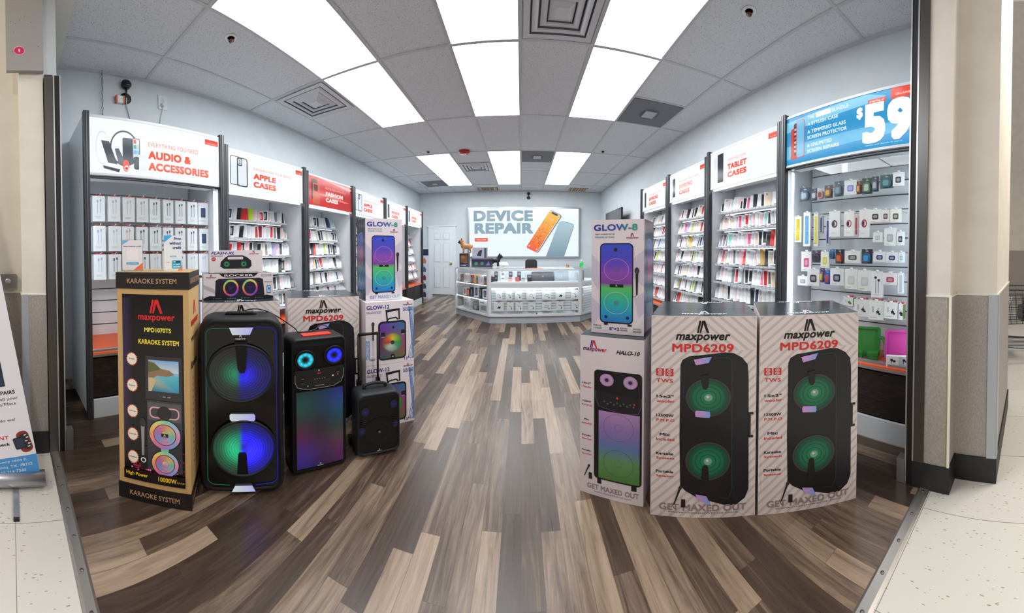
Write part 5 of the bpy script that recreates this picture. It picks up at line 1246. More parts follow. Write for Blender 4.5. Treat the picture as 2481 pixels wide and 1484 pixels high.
# ================================================================ GOODS: ACCESSORIES UNDER THE BLUE SIGN
ITEMS = [(1.605, 1.799, 0.101, 0.123, 'blister', '3a4656', '9fb0c4', 'blue grey watch case'),
 (1.509, 1.796, 0.062, 0.105, 'blister', '33415c', 'c8d0da', 'navy watch case'),
 (1.453, 1.796, 0.067, 0.105, 'blister', 'c9c4c8', 'a03040', 'silver and red watch case'),
 (1.383, 1.803, 0.072, 0.109, 'blister', '6a5560', 'd9b040', 'mauve watch case'),
 (1.295, 1.807, 0.076, 0.126, 'blister', '5a6a78', '8aa0b0', 'steel grey earbud case'),
 (1.192, 1.809, 0.095, 0.117, 'card', 'f0f2f6', '7f8fd0', 'white card with blue case'),
 (1.127, 1.809, 0.041, 0.103, 'blister', '7c2a3a', 'e0b060', 'maroon watch case'),
 (1.064, 1.803, 0.074, 0.126, 'blister', '1f4a34', 'bcd0bc', 'dark green case'),
 (1.003, 1.816, 0.048, 0.118, 'blister', '3a4450', 'b0bccc', 'charcoal oval case'),
 (0.92, 1.833, 0.093, 0.104, 'blister', '2c5a62', '5f98a0', 'teal case'),
 (0.834, 1.843, 0.075, 0.103, 'card', 'f2f2f2', '20242a', 'white card with black headphones'),
 (1.668, 1.434, 0.066, 0.234, 'card', 'f4f2e0', 'e8d21c', 'yellow strap'),
 (1.578, 1.396, 0.062, 0.301, 'card', 'f6f8fa', '58a8d8', 'white and sky blue strap'),
 (1.489, 1.395, 0.039, 0.29, 'card', 'f2f2e6', 'e6dc60', 'white and pale yellow strap'),
 (1.441, 1.505, 0.027, 0.151, 'card', 'b8b4a8', '2c3c8c', 'blue woven strap'),
 (1.381, 1.404, 0.026, 0.228, 'card', 'c8ccd4', '2c3880', 'long blue strap'),
 (1.322, 1.472, 0.088, 0.214, 'ring', 'f4f4f4', '5a2440', 'box with black and purple band'),
 (1.2, 1.474, 0.086, 0.203, 'ring', 'f4f2f2', 'c07080', 'box with pink band'),
 (1.141, 1.477, 0.028, 0.158, 'card', 'e8d8d8', 'b04a50', 'red patterned strap'),
 (1.079, 1.462, 0.075, 0.22, 'ring', 'f6f4f4', 'b02434', 'box with black and red band'),
 (0.996, 1.577, 0.085, 0.1, 'card', 'f6f6f6', '303236', 'box with black cable loop'),
 (0.921, 1.579, 0.055, 0.093, 'card', 'f2f0ea', '6a4a44', 'box with brown watch case'),
 (0.849, 1.572, 0.073, 0.1, 'card', 'f4f2ea', '3a4a3c', 'box with dark watch case'),
 (0.976, 1.424, 0.069, 0.076, 'card', 'f2f4f4', 'c8ccd0', 'small square plain box'),
 (0.887, 1.397, 0.085, 0.132, 'card', 'f4f6f6', 'b8bcc0', 'tall plain box'),
 (0.814, 1.401, 0.051, 0.1, 'card', 'f2f4f6', '2c2f36', 'box with black earbuds'),
 (1.578, 1.172, 0.088, 0.177, 'card', 'f4eef2', 'e0508c', 'box with pink gadget'),
 (1.488, 1.253, 0.085, 0.106, 'blister', '4a3c5c', '22222a', 'purple and black case'),
 (1.404, 1.21, 0.071, 0.14, 'card', 'f4f4ea', 'e8dc40', 'white and yellow card'),
 (1.343, 1.286, 0.044, 0.084, 'blister', '3c7cac', '1c3c5c', 'sky blue case'),
 (1.278, 1.249, 0.077, 0.12, 'blister', '2c3038', 'e0683a', 'black case with orange insert'),
 (1.168, 1.261, 0.123, 0.094, 'card', 'f2f2ee', '4a5654', 'box with dark grey case'),
 (1.059, 1.255, 0.081, 0.115, 'blister', '1c2434', '38a0e0', 'black case with bright blue insert'),
 (0.96, 1.271, 0.089, 0.081, 'card', 'f2f2f4', '24346c', 'box with navy case'),
 (0.871, 1.269, 0.083, 0.079, 'card', 'f2f2f4', '243c74', 'box with deep blue case'),
 (0.806, 1.27, 0.039, 0.079, 'card', 'f2f4f4', '8cd0d8', 'box with pale cyan case'),
 (1.612, 1.044, 0.092, 0.084, 'card', 'f4f4f4', '9aa4b0', 'tilted small box'),
 (1.508, 1.048, 0.105, 0.148, 'card', 'f0f0f2', '2c2c34', 'box with dark phone holder'),
 (1.431, 1.084, 0.039, 0.13, 'blister', '5c4080', 'e0c840', 'purple case'),
 (1.381, 1.073, 0.055, 0.118, 'blister', '1c6cc0', 'd04030', 'bright blue case'),
 (1.296, 1.069, 0.107, 0.141, 'card', 'f4f4f4', '2c3c5c', 'box with navy charger'),
 (1.177, 1.049, 0.099, 0.16, 'card', 'f6f4f2', 'dcdcdc', 'box with white earbuds'),
 (1.071, 1.043, 0.097, 0.161, 'card', 'f6f4f2', 'cfd2d6', 'box with white charging disc'),
 (0.976, 0.998, 0.081, 0.201, 'buds', 'f4f2f4', '2c2630', 'box with black wired earbuds'),
 (0.881, 1.101, 0.104, 0.088, 'card', 'f4f0f2', 'c04468', 'box with pink and navy case'),
 (0.807, 1.04, 0.036, 0.152, 'card', 'f2f4f4', 'c8ccd2', 'plain white box'),
 (1.199, 0.91, 0.081, 0.071, 'gift', 'f0f0ec', '5c8c2c', ''),
 (1.093, 0.838, 0.109, 0.134, 'gift', 'f6f6f4', '2c2c2c', ''),
 (0.98, 0.824, 0.108, 0.149, 'gift', 'f6f6f4', '2c2c2c', ''),
 (0.873, 0.845, 0.094, 0.124, 'gift', 'f6f6f4', '2c2c2c', ''),
 (0.805, 0.844, 0.03, 0.117, 'gift', 'f6f6f4', '2c2c2c', '')]
yr = (RB_[0] + RB_[1]) / 2
used_ord = 0
for (y, z, w, h, kd, c1, c2, desc) in ITEMS:
    if y - w / 2 < RB_[0] + .05 : y = RB_[0] + .055 + w / 2
    x = yr - y
    c1, c2 = C(c1), C(c2)
    p = at(R1, x, .13, z)
    hook(R1, x, .115, .31, z + h - .004)
    m = MB(mat='satin'); dd = .03 if kd != 'gift' else .075
    if kd == 'blister':
        m.box(-w / 2, w / 2, .010, .013, 0, h, c1)
        m.T = FRONT(.010); rr_ = min(w, h) * .30
        g0 = [(px_, pz_, 0) for px_, _, pz_ in rr_ring(-w * .40, w * .40, h * .06, h * .74, rr_, 0, 4)]
        g1 = [(px_ * .88, h * .40 + (pz_ - h * .40) * .88, .018) for px_, pz_, _ in g0]
        m.loft([g0, g1], mixc(c1, c2, .25), 'gloss'); m.L = .0008
        m.rrect(-w * .22, h * .18, w * .22, h * .58, min(w, h) * .12, c2, 24)
        m.rect(-w * .12, h * .82, w * .12, h * .90, mixc(c1, WHITE, .5), 1)
    else:
        m.box(-w / 2, w / 2, 0, dd * .6, 0, h, c1)
        m.T = FRONT(0); m.L = .0005
        if kd == 'ring':
            m.disc(0, h * .5, w * .26, h * .15, c2, 1, r0=.62, n=24); m.rrect(-w * .20, h * .42, w * .02, h * .58, .006, C(36, 34, 40), 2); m.rect(-w * .3, h * .14, w * .1, h * .15, C(150), 1)
        elif kd == 'buds':
            m.line([(-.008, .03), (-.008, h * .72)], .003, c2, 1); m.line([(.010, .03), (.010, h * .62)], .003, c2, 1); m.disc(-.010, h * .76, .009, .010, c2, 2, n=12); m.disc(.012, h * .66, .009, .010, c2, 2, n=12); m.text('WIRED EARBUDS', -.005, .02, .04, .005, C(90), 2)
        elif kd == 'gift':
            m.rrect(-w * .28, h * .38, -w * .14, h * .70, .002, C(200, 206, 210), 1); m.disc(w * .12, h * .42, .012, .010, c2, 2, n=10); m.disc(w * .22, h * .32, .010, .008, c2, 2, n=10); m.line([(w * .05, h * .3), (w * .16, h * .62)], .004, c2, 2); m.rect(-w * .42, h * .12, w * .05, h * .14, C(150), 1)
            m.T = I4; m.box(w / 2 - .0005, w / 2 + .0008, .002, dd * .6 - .002, .003, h - .004, C(110, 140, 60))
            for q in range(3): m.tube([(-w * .3 + q * .004, .008 + .012 * q, h), (-w * .1, .012 + .012 * q, h + .012), (w * .1, .012 + .012 * q, h + .004), (w * .3, .006 + .012 * q, h + .012), (w * .36, .01 + .01 * q, h)], .003, C(214, 62, 46), n=5)
        else:
            if h > 2.4 * w: m.rrect(-w * .28, h * .06, w * .28, h * .90, w * .15, c2, 1)
            else:
                m.rrect(-w * .26, h * .22, w * .26, h * .66, min(w, h) * .12, c2, 1); m.rrect(-w * .16, h * .32, w * .16, h * .56, min(w, h) * .06, mixc(c2, WHITE, .35), 2)
            m.rect(-w * .36, h * .08, w * .0, h * .10, C(160), 2)
        m.T = I4; m.box(-w * .12, w * .12, .004, .006, h, h + .012, mixc(c1, C(255), .5))
    if not desc: used_ord += 1; desc = 'gift box with red ribbon, %s of the lowest hook row from the striped cartons' % ORD[used_ord - 1]; cat = 'gift box'; nm = 'accessory_box'
    else: desc = desc + ' hanging %s under the blue price sign' % ('near the top' if z > 1.7 else 'in the second row' if z > 1.39 else 'in the middle row' if z > 1.15 else 'in the fourth row'); cat = 'accessory'; nm = 'accessory_pack'
    o = m.build(nm); o.location = p; o.rotation_euler = (0, 0, -PI / 2 + math.radians(rnd.uniform(-2, 9)))
    tag(o, desc, cat, 'accessories on hooks under the blue sign')
def tablet_case(loc, rz, c, label):
    t = thing('tablet_case', label, 'tablet case', loc, rz, 'foam tablet cases on the orange worktop')
    w, h = .20, .235
    m = MB(RX(math.radians(-14)), 'matte')
    ro = rr_ring(-w / 2, w / 2, .01, h, .025, 0, 5); ri = rr_ring(-w / 2 + .018, w / 2 - .018, .03, h - .018, .012, 0, 5); rb2 = [(x, .028, z) for x, _, z in ro]; rim_ = [(x, .014, z) for x, _, z in ri]
    m.loft([rb2, ro, ri, rim_], c, caps=(True, True), smooth=False); m.build('foam_shell', t)
    m = MB(RX(math.radians(-14)), 'matte')
    m.tube(smooth_pts([(w / 2 - .01, .014, h * .66), (w / 2 + .020, .0, h * .62), (w / 2 + .036, -.015, h * .42), (w / 2 + .034, -.03, h * .16), (w / 2 + .022, -.03, h * .12)]), .013, c, n=8); m.build('carry_handle', t)
    m = MB(mat='matte')
    for a_, b_ in ((-.09, -.01), (.02, .09)): m.box(a_, b_, -.035, .03, .001, .05, c)
    m.build('stand_foot', t)
tablet_case((1.86, 1.04, .532), math.radians(-68), C(38, 134, 44), 'green foam tablet case with a side handle on the orange worktop')
tablet_case((1.875, .795, .532), math.radians(-70), C(206, 60, 160), 'magenta foam tablet case at the gate end of the orange worktop')
tablet_case((1.86, 1.31, .532), math.radians(-75), C(236, 150, 190), 'pale pink foam tablet case half behind a striped carton')
m = MB(mat='satin'); m.box(-.075, .075, 0, .03, 0, .075, C(238, 238, 240)); m.T = FRONT(0)
for x in (-.04, .035): m.disc(x, .048, .009, .010, C(30), 1, n=10); m.disc(x + .016, .040, .009, .009, C(30), 1, n=10); m.line([(x, .05), (x - .004, .022)], .004, C(30), 1)
o = m.build('earbud_box'); o.location = (1.805, .775, .532); o.rotation_euler = (0, 0, math.radians(-72)); tag(o, 'long white earbud box lying in front of the magenta tablet case', 'box')

# ================================================================ GLASS COUNTER
PA, PB, PC_, PD = Vector((-1.22, 5.86, 0)), Vector((-.52, 5.12, 0)), Vector((.97, 5.20, 0)), Vector((1.50, 5.75, 0))
def inner(P, a_, b_, d):                       # mitred back point
    def nrm(u, v): e = (v - u).normalized(); return Vector((-e.y, e.x, 0))
    n1 = nrm(a_, P) if a_ is not None else None; n2 = nrm(P, b_) if b_ is not None else None
    if n1 is None: return P + n2 * d
    if n2 is None: return P + n1 * d
    bis = (n1 + n2).normalized(); return P + bis * (d / bis.dot(n1))
DC = .46
FRN = [PA, PB, PC_, PD]; BCK = [inner(PA, None, PB, DC), inner(PB, PA, PC_, DC), inner(PC_, PB, PD, DC), inner(PD, PC_, None, DC)]
HC = 1.02
class Seg:
    def __init__(s, i, label):
        s.f0, s.f1, s.b0, s.b1 = FRN[i], FRN[i + 1], BCK[i], BCK[i + 1]
        e = (s.f1 - s.f0); s.w = e.length; s.a = math.atan2(e.y, e.x)
        mid = (s.f0 + s.f1) / 2; s.t = thing('glass_counter', label, 'counter', mid, s.a, 'glass shop counter sections')
        s.inv = s.t.matrix_basis.inverted()
        s.q = [s.inv @ p_ for p_ in (s.f0, s.f1, s.b1, s.b0)]
    def prism(s, m, z0, z1, c, mat=None, ins=(0, 0, 0, 0)):     # ins: front, back, ends
        f, b_, e = ins[0], ins[1], ins[2]
        x0f, x1f = s.q[0].x + e, s.q[1].x - e; x0b, x1b = s.q[3].x + e, s.q[2].x - e
        P = [(x0f, f), (x1f, f), (x1b, DC - b_), (x0b, DC - b_)]
        m.loft([[(x, y, z0) for x, y in P], [(x, y, z1) for x, y in P]], c, mat, smooth=False)
def counter(i, label, lower):
    s = Seg(i, label); t = s.t; w = s.w; x0, x1 = -w / 2, w / 2; fr = C(212, 216, 220)
    m = MB(mat='satin'); s.prism(m, 0.0, .13, C(176, 182, 190), None, (.03, 0, .01, 0)); s.prism(m, .13, .165, fr, None, (0, 0, .002, 0)); m.build('plinth', t)
    for xa in (x0 + .002, x1 - .042):
        m = MB(mat='satin'); m.box(xa, xa + .04, 0.0, .04, .165, HC - .03, fr); m.build('corner_post', t)
    m = MB(mat='satin'); m.box(x0 + .002, x1 - .002, 0, .035, HC - .035, HC - .012, fr); m.build('top_rail', t)
    m = MB(mat='satin'); m.box(s.q[3].x + .01, s.q[2].x - .01, DC - .02, DC - .004, .165, HC - .012, C(222, 227, 232)); m.build('back_board', t)
    m = MB(mat='glass'); s.prism(m, HC - .012, HC, WHITE, None, (0, 0, .002, 0)); m.build('glass_top', t)
    m = MB(mat='led_counter'); m.box(x0 + .05, x1 - .05, .045, .055, HC - .034, HC - .022, (.9, .96, 1)); m.build('led_strip', t)
    if lower == 'shelves':
        for z in (.42, .70):
            m = MB(mat='glass'); s.prism(m, z, z + .008, WHITE, None, (.045, .022, .045, 0)); m.build('glass_shelf', t)
            m = MB(mat='led_counter'); m.box(x0 + .05, x1 - .05, .030, .036, z - .010, z - .002, (.4, .43, .46)); m.build('led_strip', t)  # glowing strip added under each shelf to brighten the shaded boxes
        m = MB(mat='glass'); m.box(x0 + .042, x1 - .042, .012, .018, .166, HC - .036, WHITE); m.build('front_glass', t)
    else:
        m = MB(mat='satin'); s.prism(m, .745, .775, C(226, 230, 234), None, (.0, .022, .044, 0)); m.box(x0 + .042, x1 - .042, 0, .03, .66, .745, C(202, 206, 210)); m.build('display_shelf', t)
        m = MB(mat='glass'); m.box(x0 + .042, x1 - .042, .010, .016, .776, HC - .036, WHITE); m.build('front_glass', t)
        m = MB(mat='satin'); m.box(x0 + .042, x1 - .042, .15, .165, .166, .66, WH)
        for k in range(9): m.box(x0 + .05, x1 - .05, .1485, .1505, .19 + k * .05, .197 + k * .05, C(120, 112, 104))
        m.build('slat_panel', t)
        m = MB(mat='glass'); m.box(x0 + .042, x1 - .042, .010, .016, .168, .658, WHITE); m.build('front_glass', t)
        m = MB(mat='led_counter'); m.box(x0 + .05, x1 - .05, .03, .04, .65, .658, (.9, .96, 1)); m.build('led_strip', t)
        m = MB(TR(.02, .008, .19) @ RX(PI / 2), 'metal'); m.lathe([(.012, 0), (.012, .012)], C(90), n=12); m.build('lock', t)
    return s
SA = counter(0, 'angled end section of the glass counter with shelves of stacked boxes', 'shelves')
SB = counter(1, 'long front section of the glass counter with laptops above and hanging boxes below', 'slat')
SC_ = counter(2, 'short section of the glass counter half hidden behind the speaker carton stack', 'slat')
def simple_box(name, t, x, y, z, w, d, h, c, lab, cat, group, front=None, rz=0.0, mat='satin'):
    m = MB(mat=mat); m.box(-w / 2, w / 2, 0, d, 0, h, c); m.T = FRONT(0); m.L = .0006
    if front: front(m, w, h)
    o = m.build(name); o.location = at(t, x, y, z); o.rotation_euler = (0, 0, t.rotation_euler[2] + rz); tag(o, lab, cat, group); return o
def fr_phone(c, k=.5): return lambda m, w, h: (m.rrect(-w * .22, h * .16, w * .22, h * .86, w * .06, c, 1), m.rect(-w * .14, h * .3, w * .14, h * .74, mixc(c, C(255), .25), 2))
def fr_label(c): return lambda m, w, h: (m.rect(-w * .4, h * .7, w * .1, h * .8, c, 1), m.rect(-w * .3, h * .12, w * .3, h * .55, mixc(c, C(230), .4), 1))
# top glass shelf of the angled section
tops = ['202024', 'c84038', 'e8e8ea', 'e4e0dc', 'ecd8c8', 'e6e8ec', '24242c', 'b83430', 'ecc83c', '28303c', 'e4d0d8', 'eceef0', 'f0f0f0', '282c34', 'c02830', '20242c']
for k, c in enumerate(tops):
    simple_box('phone_box', SA.t, -.42 + k * .056, .08, .709, .048, .10, .15 + .01 * (k % 3), C(c), 'slim phone box, %s from the door end on the top glass shelf of the counter' % ORD[k], 'box', 'boxes inside the counter end', fr_label(mixc(C(c), C(128), .5)))
mids = [('f0e8e8', .10, .15, 'c83040', 'white and red'), ('b8342c', .075, .14, 'f0e0e0', 'red'), ('22242c', .10, .18, '7080a0', 'black'), ('e8eaf0', .15, .22, '1c2c60', 'white and navy large'), ('24242e', .06, .20, '888890', 'narrow black'), ('eceef2', .14, .18, '20406a', 'white and dark blue')]
x = -.36
for (c, w, h, c2, nm) in mids:
    simple_box('gadget_box', SA.t, x + w / 2, .09, .429, w, .12, h, C(c), nm + ' gadget box on the middle glass shelf of the counter end', 'box', 'boxes inside the counter end', fr_phone(C(c2))); x += w + .02
for (x, w, h, c, nm) in ((-.24, .22, .22, 'e6e8ea', 'large white box nearest the door'), (.02, .14, .17, '5a4a48', 'dark box stack in the middle'), (.25, .24, .23, 'e8eaee', 'large white and navy box nearest the corner')):
    simple_box('gadget_box', SA.t, x, .09, .168, w, .20, h, C(c), nm + ' on the bottom of the counter end', 'box', 'boxes inside the counter end', fr_label(C('243c6c' if 'navy' in nm else '9aa0a8')))
# laptops and phones in the long section
def laptop(x, w, h, c, lab):
    t = thing('laptop', lab, 'laptop', at(SB.t, x, .16, .776), SB.a, 'laptops in the counter')
    m = MB(RX(math.radians(-18)), 'satin'); ro = rr_ring(-w / 2, w / 2, .0, h, .01, 0, 4); m.loft([ro, [(a_, .008, b_) for a_, _, b_ in ro]], C(c), smooth=False); m.T = m.T @ FRONT(0); m.disc(0, h * .5, .012, .012, mixc(C(c), C(230), .35), 1, n=14); m.build('screen_lid', t)
    m = MB(mat='satin'); m.box(-w / 2, w / 2, .012, .20, .0, .014, C(c)); m.build('keyboard_deck', t)
laptop(.14, .37, .185, '2e323a', 'black closed-lid laptop standing in the counter, the darkest of three')
laptop(.46, .235, .19, '8c949e', 'grey laptop between the black laptop and the silver tablet in the counter')
laptop(.655, .17, .165, 'b4bcc6', 'small silver laptop at the speaker-carton end of the counter')
ph = [(-.63, .045, .085, '202228', .10), (-.63, .055, .09, '24262c', .22), (-.39, .06, .09, '2c3036', .22), (-.25, .06, .09, '30343c', .22), (-.40, .075, .085, 'ecb4ac', .10), (-.285, .065, .085, 'd84c58', .10), (-.19, .07, .075, 'b4c4c4', .10), (-.085, .075, .125, '2c3038', .10), (-.52, .06, .085, 'dfe4e8', .22), (-.52, .06, .08, 'e4e8ec', .10)]
pn = ['small black', 'black', 'dark grey', 'slate', 'peach pink', 'coral red', 'pale teal', 'tall black', 'white', 'pale white']
for k, (x, w, h, c, y) in enumerate(ph):
    simple_box('display_phone', SB.t, x, y, .776, w, .012, h + (.09 if y > .2 else 0), C(c), '%s phone on show in the %s row of the counter top case' % (pn[k], 'back' if y > .2 else 'front'), 'phone', 'phones in the counter', lambda m, w, h: m.rect(-w * .35, h * .6, w * .35, h * .9, C(120, 130, 140), 1))
# hanging boxes low in the long section
def fr_acc(kind):
    def f(m, w, h):
        if kind == 0: m.line([(-w * .2, h * .62), (w * .15, h * .55), (w * .2, h * .3)], .006, C(60), 1); m.rect(w * .12, h * .22, w * .26, h * .34, C(40), 2)
        elif kind == 1: m.poly([(-w * .2, h * .3), (-w * .02, h * .55), (w * .22, h * .5), (w * .1, h * .3), (w * .2, h * .15), (0, h * .35)], C(30), 1)
        else: m.line([(-w * .2, h * .4), (-w * .1, h * .62), (w * .2, h * .58), (w * .1, h * .36), (-w * .2, h * .4)], .005, C(120, 150, 140), 1); m.rect(w * .22, h * .16, w * .32, h * .32, C(50), 2)
        m.rect(-w * .4, h * .08, -w * .05, h * .10, C(150), 1); m.rect(-w * .12, h, w * .12, h + .012, C(232, 120, 110), 0)
    return f
u_ = [(-.58, .10, 0), (-.42, .10, 0), (-.265, .115, 0), (-.06, .15, 2), (.19, .15, 2), (.42, .16, 1), (.655, .12, 0)]
l_ = [(-.585, .16, 1), (-.40, .11, 0), (-.255, .12, 0), (-.05, .115, 0), (.19, .15, 2), (.41, .12, 0), (.67, .12, 0)]
for r, (row, z, h) in enumerate(((u_, .425, .175), (l_, .215, .165))):
    for k, (x, w, kd) in enumerate(row):
        hook(SB.t, x, .065, .15, z + h - .004)
        simple_box('earphone_box', SB.t, x, .08, z, w, .03, h, C(234, 236, 238), 'white accessory box hanging %s from the door side in the %s row under the laptops' % (ORD[k], ('upper', 'lower')[r]), 'box', 'boxes hanging under the laptops', fr_acc(kd))
for k, (c, z, h) in enumerate((('30343a', .76, .20), ('2a2c30', .52, .13), ('a8402c', .32, .14), ('c0a0b4', .18, .12))):
    simple_box('accessory_pack', SC_.t, -.27, .075 if z < .7 else .06, z + (.018 if z > .7 else 0), .14, .03, h, C(c), ('dark pack with yellow tabs on the upper shelf of the short counter section', 'black pack hanging highest in the short counter section', 'rust red pack hanging mid-height in the short counter section', 'mauve pack hanging lowest in the short counter section')[k], 'accessory', 'packs in the short counter section', lambda m, w, h: (m.rect(-w * .4, h * .86, w * .0, h * .98, C(226, 210, 60), 1), m.rect(-w * .1, h * .02, w * .3, h * .12, C(226, 210, 60), 1)))

# ---- bulldogs and boxes on the counter
def blended_body(name, caps, c, voxel, parent):
    """One continuous surface grown from tapered capsules."""
    m = MB()
    for (p0, r0, p1, r1) in caps:
        p0, p1 = Vector(p0), Vector(p1); ax = p1 - p0; L_ = max(ax.length, 1e-4)
        q = ax.to_track_quat('Z', 'Y').to_matrix().to_4x4() if ax.length > 1e-4 else I4
        m.T = Matrix.Translation(p0) @ q
        prof = [(max(.001, r0 * math.sin(t)), -r0 * math.cos(t)) for t in [PI / 2 * k / 5 for k in range(6)]] + [(max(.001, r1 * math.cos(t)), L_ + r1 * math.sin(t)) for t in [PI / 2 * k / 5 for k in range(6)]]
        m.lathe(prof, WHITE, n=14)
    me = bpy.data.meshes.new('tmp'); me.from_pydata([tuple(v) for v in m.v], [], m.f); o = bpy.data.objects.new('tmp', me); col.objects.link(o)
    rm = o.modifiers.new('r', 'REMESH'); rm.mode = 'VOXEL'; rm.voxel_size = voxel
    sm = o.modifiers.new('s', 'SMOOTH'); sm.iterations = 4; sm.factor = .5
    dg = bpy.context.evaluated_depsgraph_get(); dg.update(); m2 = bpy.data.meshes.new_from_object(o.evaluated_get(dg)); bpy.data.objects.remove(o)
    m2.materials.clear(); m2.materials.append(MAT['satin']); m2.name = name
    at_ = m2.color_attributes.new('Col', 'FLOAT_COLOR', 'CORNER'); cc = []
    for l_ in m2.loops: cc += [*c(m2.vertices[l_.vertex_index].co), 1.0]
    at_.data.foreach_set('color', cc); m2.polygons.foreach_set('use_smooth', [True] * len(m2.polygons))
    o = bpy.data.objects.new(name, m2); col.objects.link(o); o.parent = parent
    return o
def bulldog(loc, rz, s, coat, muzzle, label):
    """Stocky standing bulldog, facing local -x."""
    t = thing('bulldog_figurine', label, 'figurine', loc, rz)
    K = [((-.17, 0, .56), .225, (.05, 0, .54), .20), ((.05, 0, .54), .20, (.24, 0, .54), .185), ((-.20, 0, .64), .19, (-.30, 0, .80), .16),
         ((-.36, 0, .90), .175, (-.36, 0, .92), .175), ((-.44, 0, .86), .105, (-.50, 0, .85), .085), ((-.46, -.05, .81), .055, (-.48, -.05, .80), .05), ((-.46, .05, .81), .055, (-.48, .05, .80), .05)]
    for y in (-1, 1):
        K += [((-.20, .12 * y, .48), .095, (-.20, .15 * y, .26), .062), ((-.20, .15 * y, .26), .060, (-.20, .15 * y, .06), .048), ((-.20, .15 * y, .05), .048, (-.25, .15 * y, .045), .044)]
        K += [((.25, .10 * y, .50), .115, (.20, .13 * y, .32), .085), ((.20, .13 * y, .32), .065, (.28, .13 * y, .18), .045), ((.28, .13 * y, .18), .045, (.26, .13 * y, .05), .045), ((.26, .13 * y, .045), .045, (.21, .13 * y, .042), .042)]
        K += [((-.34, .10 * y, 1.00), .060, (-.34, .13 * y, 1.10), .048), ((-.34, .13 * y, 1.10), .048, (-.34, .14 * y, 1.19), .020)]
    K += [((.38, 0, .60), .04, (.43, 0, .61), .025)]
    K = [(tuple(q * s for q in p0), r0 * s, tuple(q * s for q in p1), r1 * s) for p0, r0, p1, r1 in K]
    blended_body('body', K, lambda v: muzzle if (v.x < -.43 * s and .70 * s < v.z < .97 * s) or v.z > 1.08 * s else coat, .022 * s, t)
    for y in (-.068, .068):
        m = MB(TR(-.520 * s, y * s, .955 * s) @ RYm(-PI / 2), 'gloss'); m.lathe([(.022 * s, -.02 * s), (.022 * s, .0), (.012 * s, .010 * s), (.001, .012 * s)], C(10), n=10); m.build('eye', t)
    m = MB(TR(-.582 * s, 0, .875 * s) @ RYm(-PI / 2), 'gloss'); m.lathe([(.028 * s, -.02 * s), (.026 * s, .0), (.012 * s, .010 * s), (.001, .012 * s)], C(14), n=10); m.build('nose', t)
    return t
tx, ty = -.90, 5.62
CT = SA.t
def cbox(x, y, z, w, d, h, c, lab, front, rz=0.0, grp='boxes on the counter end'):
    m = MB(mat='satin'); m.box(-w / 2, w / 2, 0, d, 0, h, c); m.T = FRONT(0); m.L = .0006; front(m, w, h)
    o = m.build('gadget_carton'); o.location = (x, y, z); o.rotation_euler = (0, 0, rz); tag(o, lab, 'box', grp); return o
def f_dogbox(m, w, h):
    m.rrect(-w * .38, h * .30, w * .38, h * .86, .02, C(110, 74, 48), 1); m.disc(-w * .12, h * .72, w * .2, h * .13, C(150, 104, 66), 2, n=16); m.rect(-w * .4, h * .08, w * .2, h * .12, C(150, 150, 180), 1); m.rect(-w * .4, h * .16, w * .35, h * .19, C(110, 110, 150), 1)
cbox(-1.02, 5.72, HC + .002, .165, .16, .285, C(34, 30, 44), 'dark carton with a brown dog picture, under the standing bulldog', f_dogbox)
def f_rock(m, w, h):
    for x in (-.27, .02): m.disc(w * x, h * .42, h * .18, h * .2, C(60, 120, 130), 1, r0=.7, n=18); m.disc(w * x, h * .42, h * .1, h * .12, C(40, 130, 90), 2, n=12)
    m.poly([(w * .2, h * .2), (w * .42, h * .2), (w * .35, h * .7)], C(110, 100, 190), 1); m.rect(-w * .5, h * .86, w * .5, h * .92, C(90, 60, 130), 1)
cbox(-.70, 5.70, HC + .002, .36, .16, .175, C(26, 24, 36), 'long dark carton with purple and green print, lying on the counter end', f_rock)
def f_grey(m, w, h):
    m.poly([(-w * .2, h * .25), (-w * .05, h * .7), (w * .18, h * .8), (w * .12, h * .2)], C(44, 44, 56), 1); m.rect(w * .32, h * .05, w * .48, h * .95, C(70, 72, 90), 1)
cbox(-.74, 5.73, HC + .178, .26, .14, .23, C(168, 168, 182), 'grey carton with a dark figure print, stacked on the long dark carton', f_grey)
bulldog((-.985, 5.80, HC + .289), math.radians(12), .27, C(176, 122, 72), C(38, 30, 28), 'tan bulldog figurine with a black muzzle standing on the dog-print carton')
bulldog((-.475, 5.93, HC + .004), math.radians(175), .24, C(22, 22, 26), C(14, 14, 16), 'black bulldog figurine with pointed ears beside the stacked cartons')
bulldog((.78, 5.42, HC + .002), math.radians(30), .085, C(190, 120, 70), C(236, 230, 224), 'tiny brown dog figurine on the long counter top beside the green bottle')
# bottle, tape, papers, stool
t = thing('sanitizer_bottle', 'green pump bottle on the counter next to the speaker carton stack', 'bottle', (1.055, 5.62, HC + .001))
m = MB(mat='gloss'); m.lathe([(.032, 0), (.034, .01), (.034, .09), (.028, .105), (.012, .112), (.012, .118)], C(60, 180, 96), n=16); m.build('bottle_body', t)
m = MB(mat='satin'); m.lathe([(.014, .118), (.014, .135), (.004, .137), (.004, .16)], C(232), n=12); m.tube([(0, 0, .16), (-.03, 0, .158)], .005, C(232)); m.build('pump', t)
m = MB(mat='satin'); m.box(-.12, .12, -.08, .08, 0, .003, C(236, 110, 84)); o = m.build('leaflet'); o.location = (.22, 5.28, HC + .001); o.rotation_euler = (0, 0, .2); tag(o, 'orange leaflet lying flat on the long counter top', 'leaflet')
m = MB(mat='satin'); m.box(-.26, .26, -.1, .1, 0, .003, C(206, 226, 236)); o = m.build('paper_sheet'); o.location = (.60, 5.36, HC + .001); tag(o, 'pale blue sheet lying flat on the long counter top', 'paper')
t = thing('card_reader', 'white payment device on a stand behind the stacked cartons', 'card reader', (-.30, 5.50, HC + .001), .3)
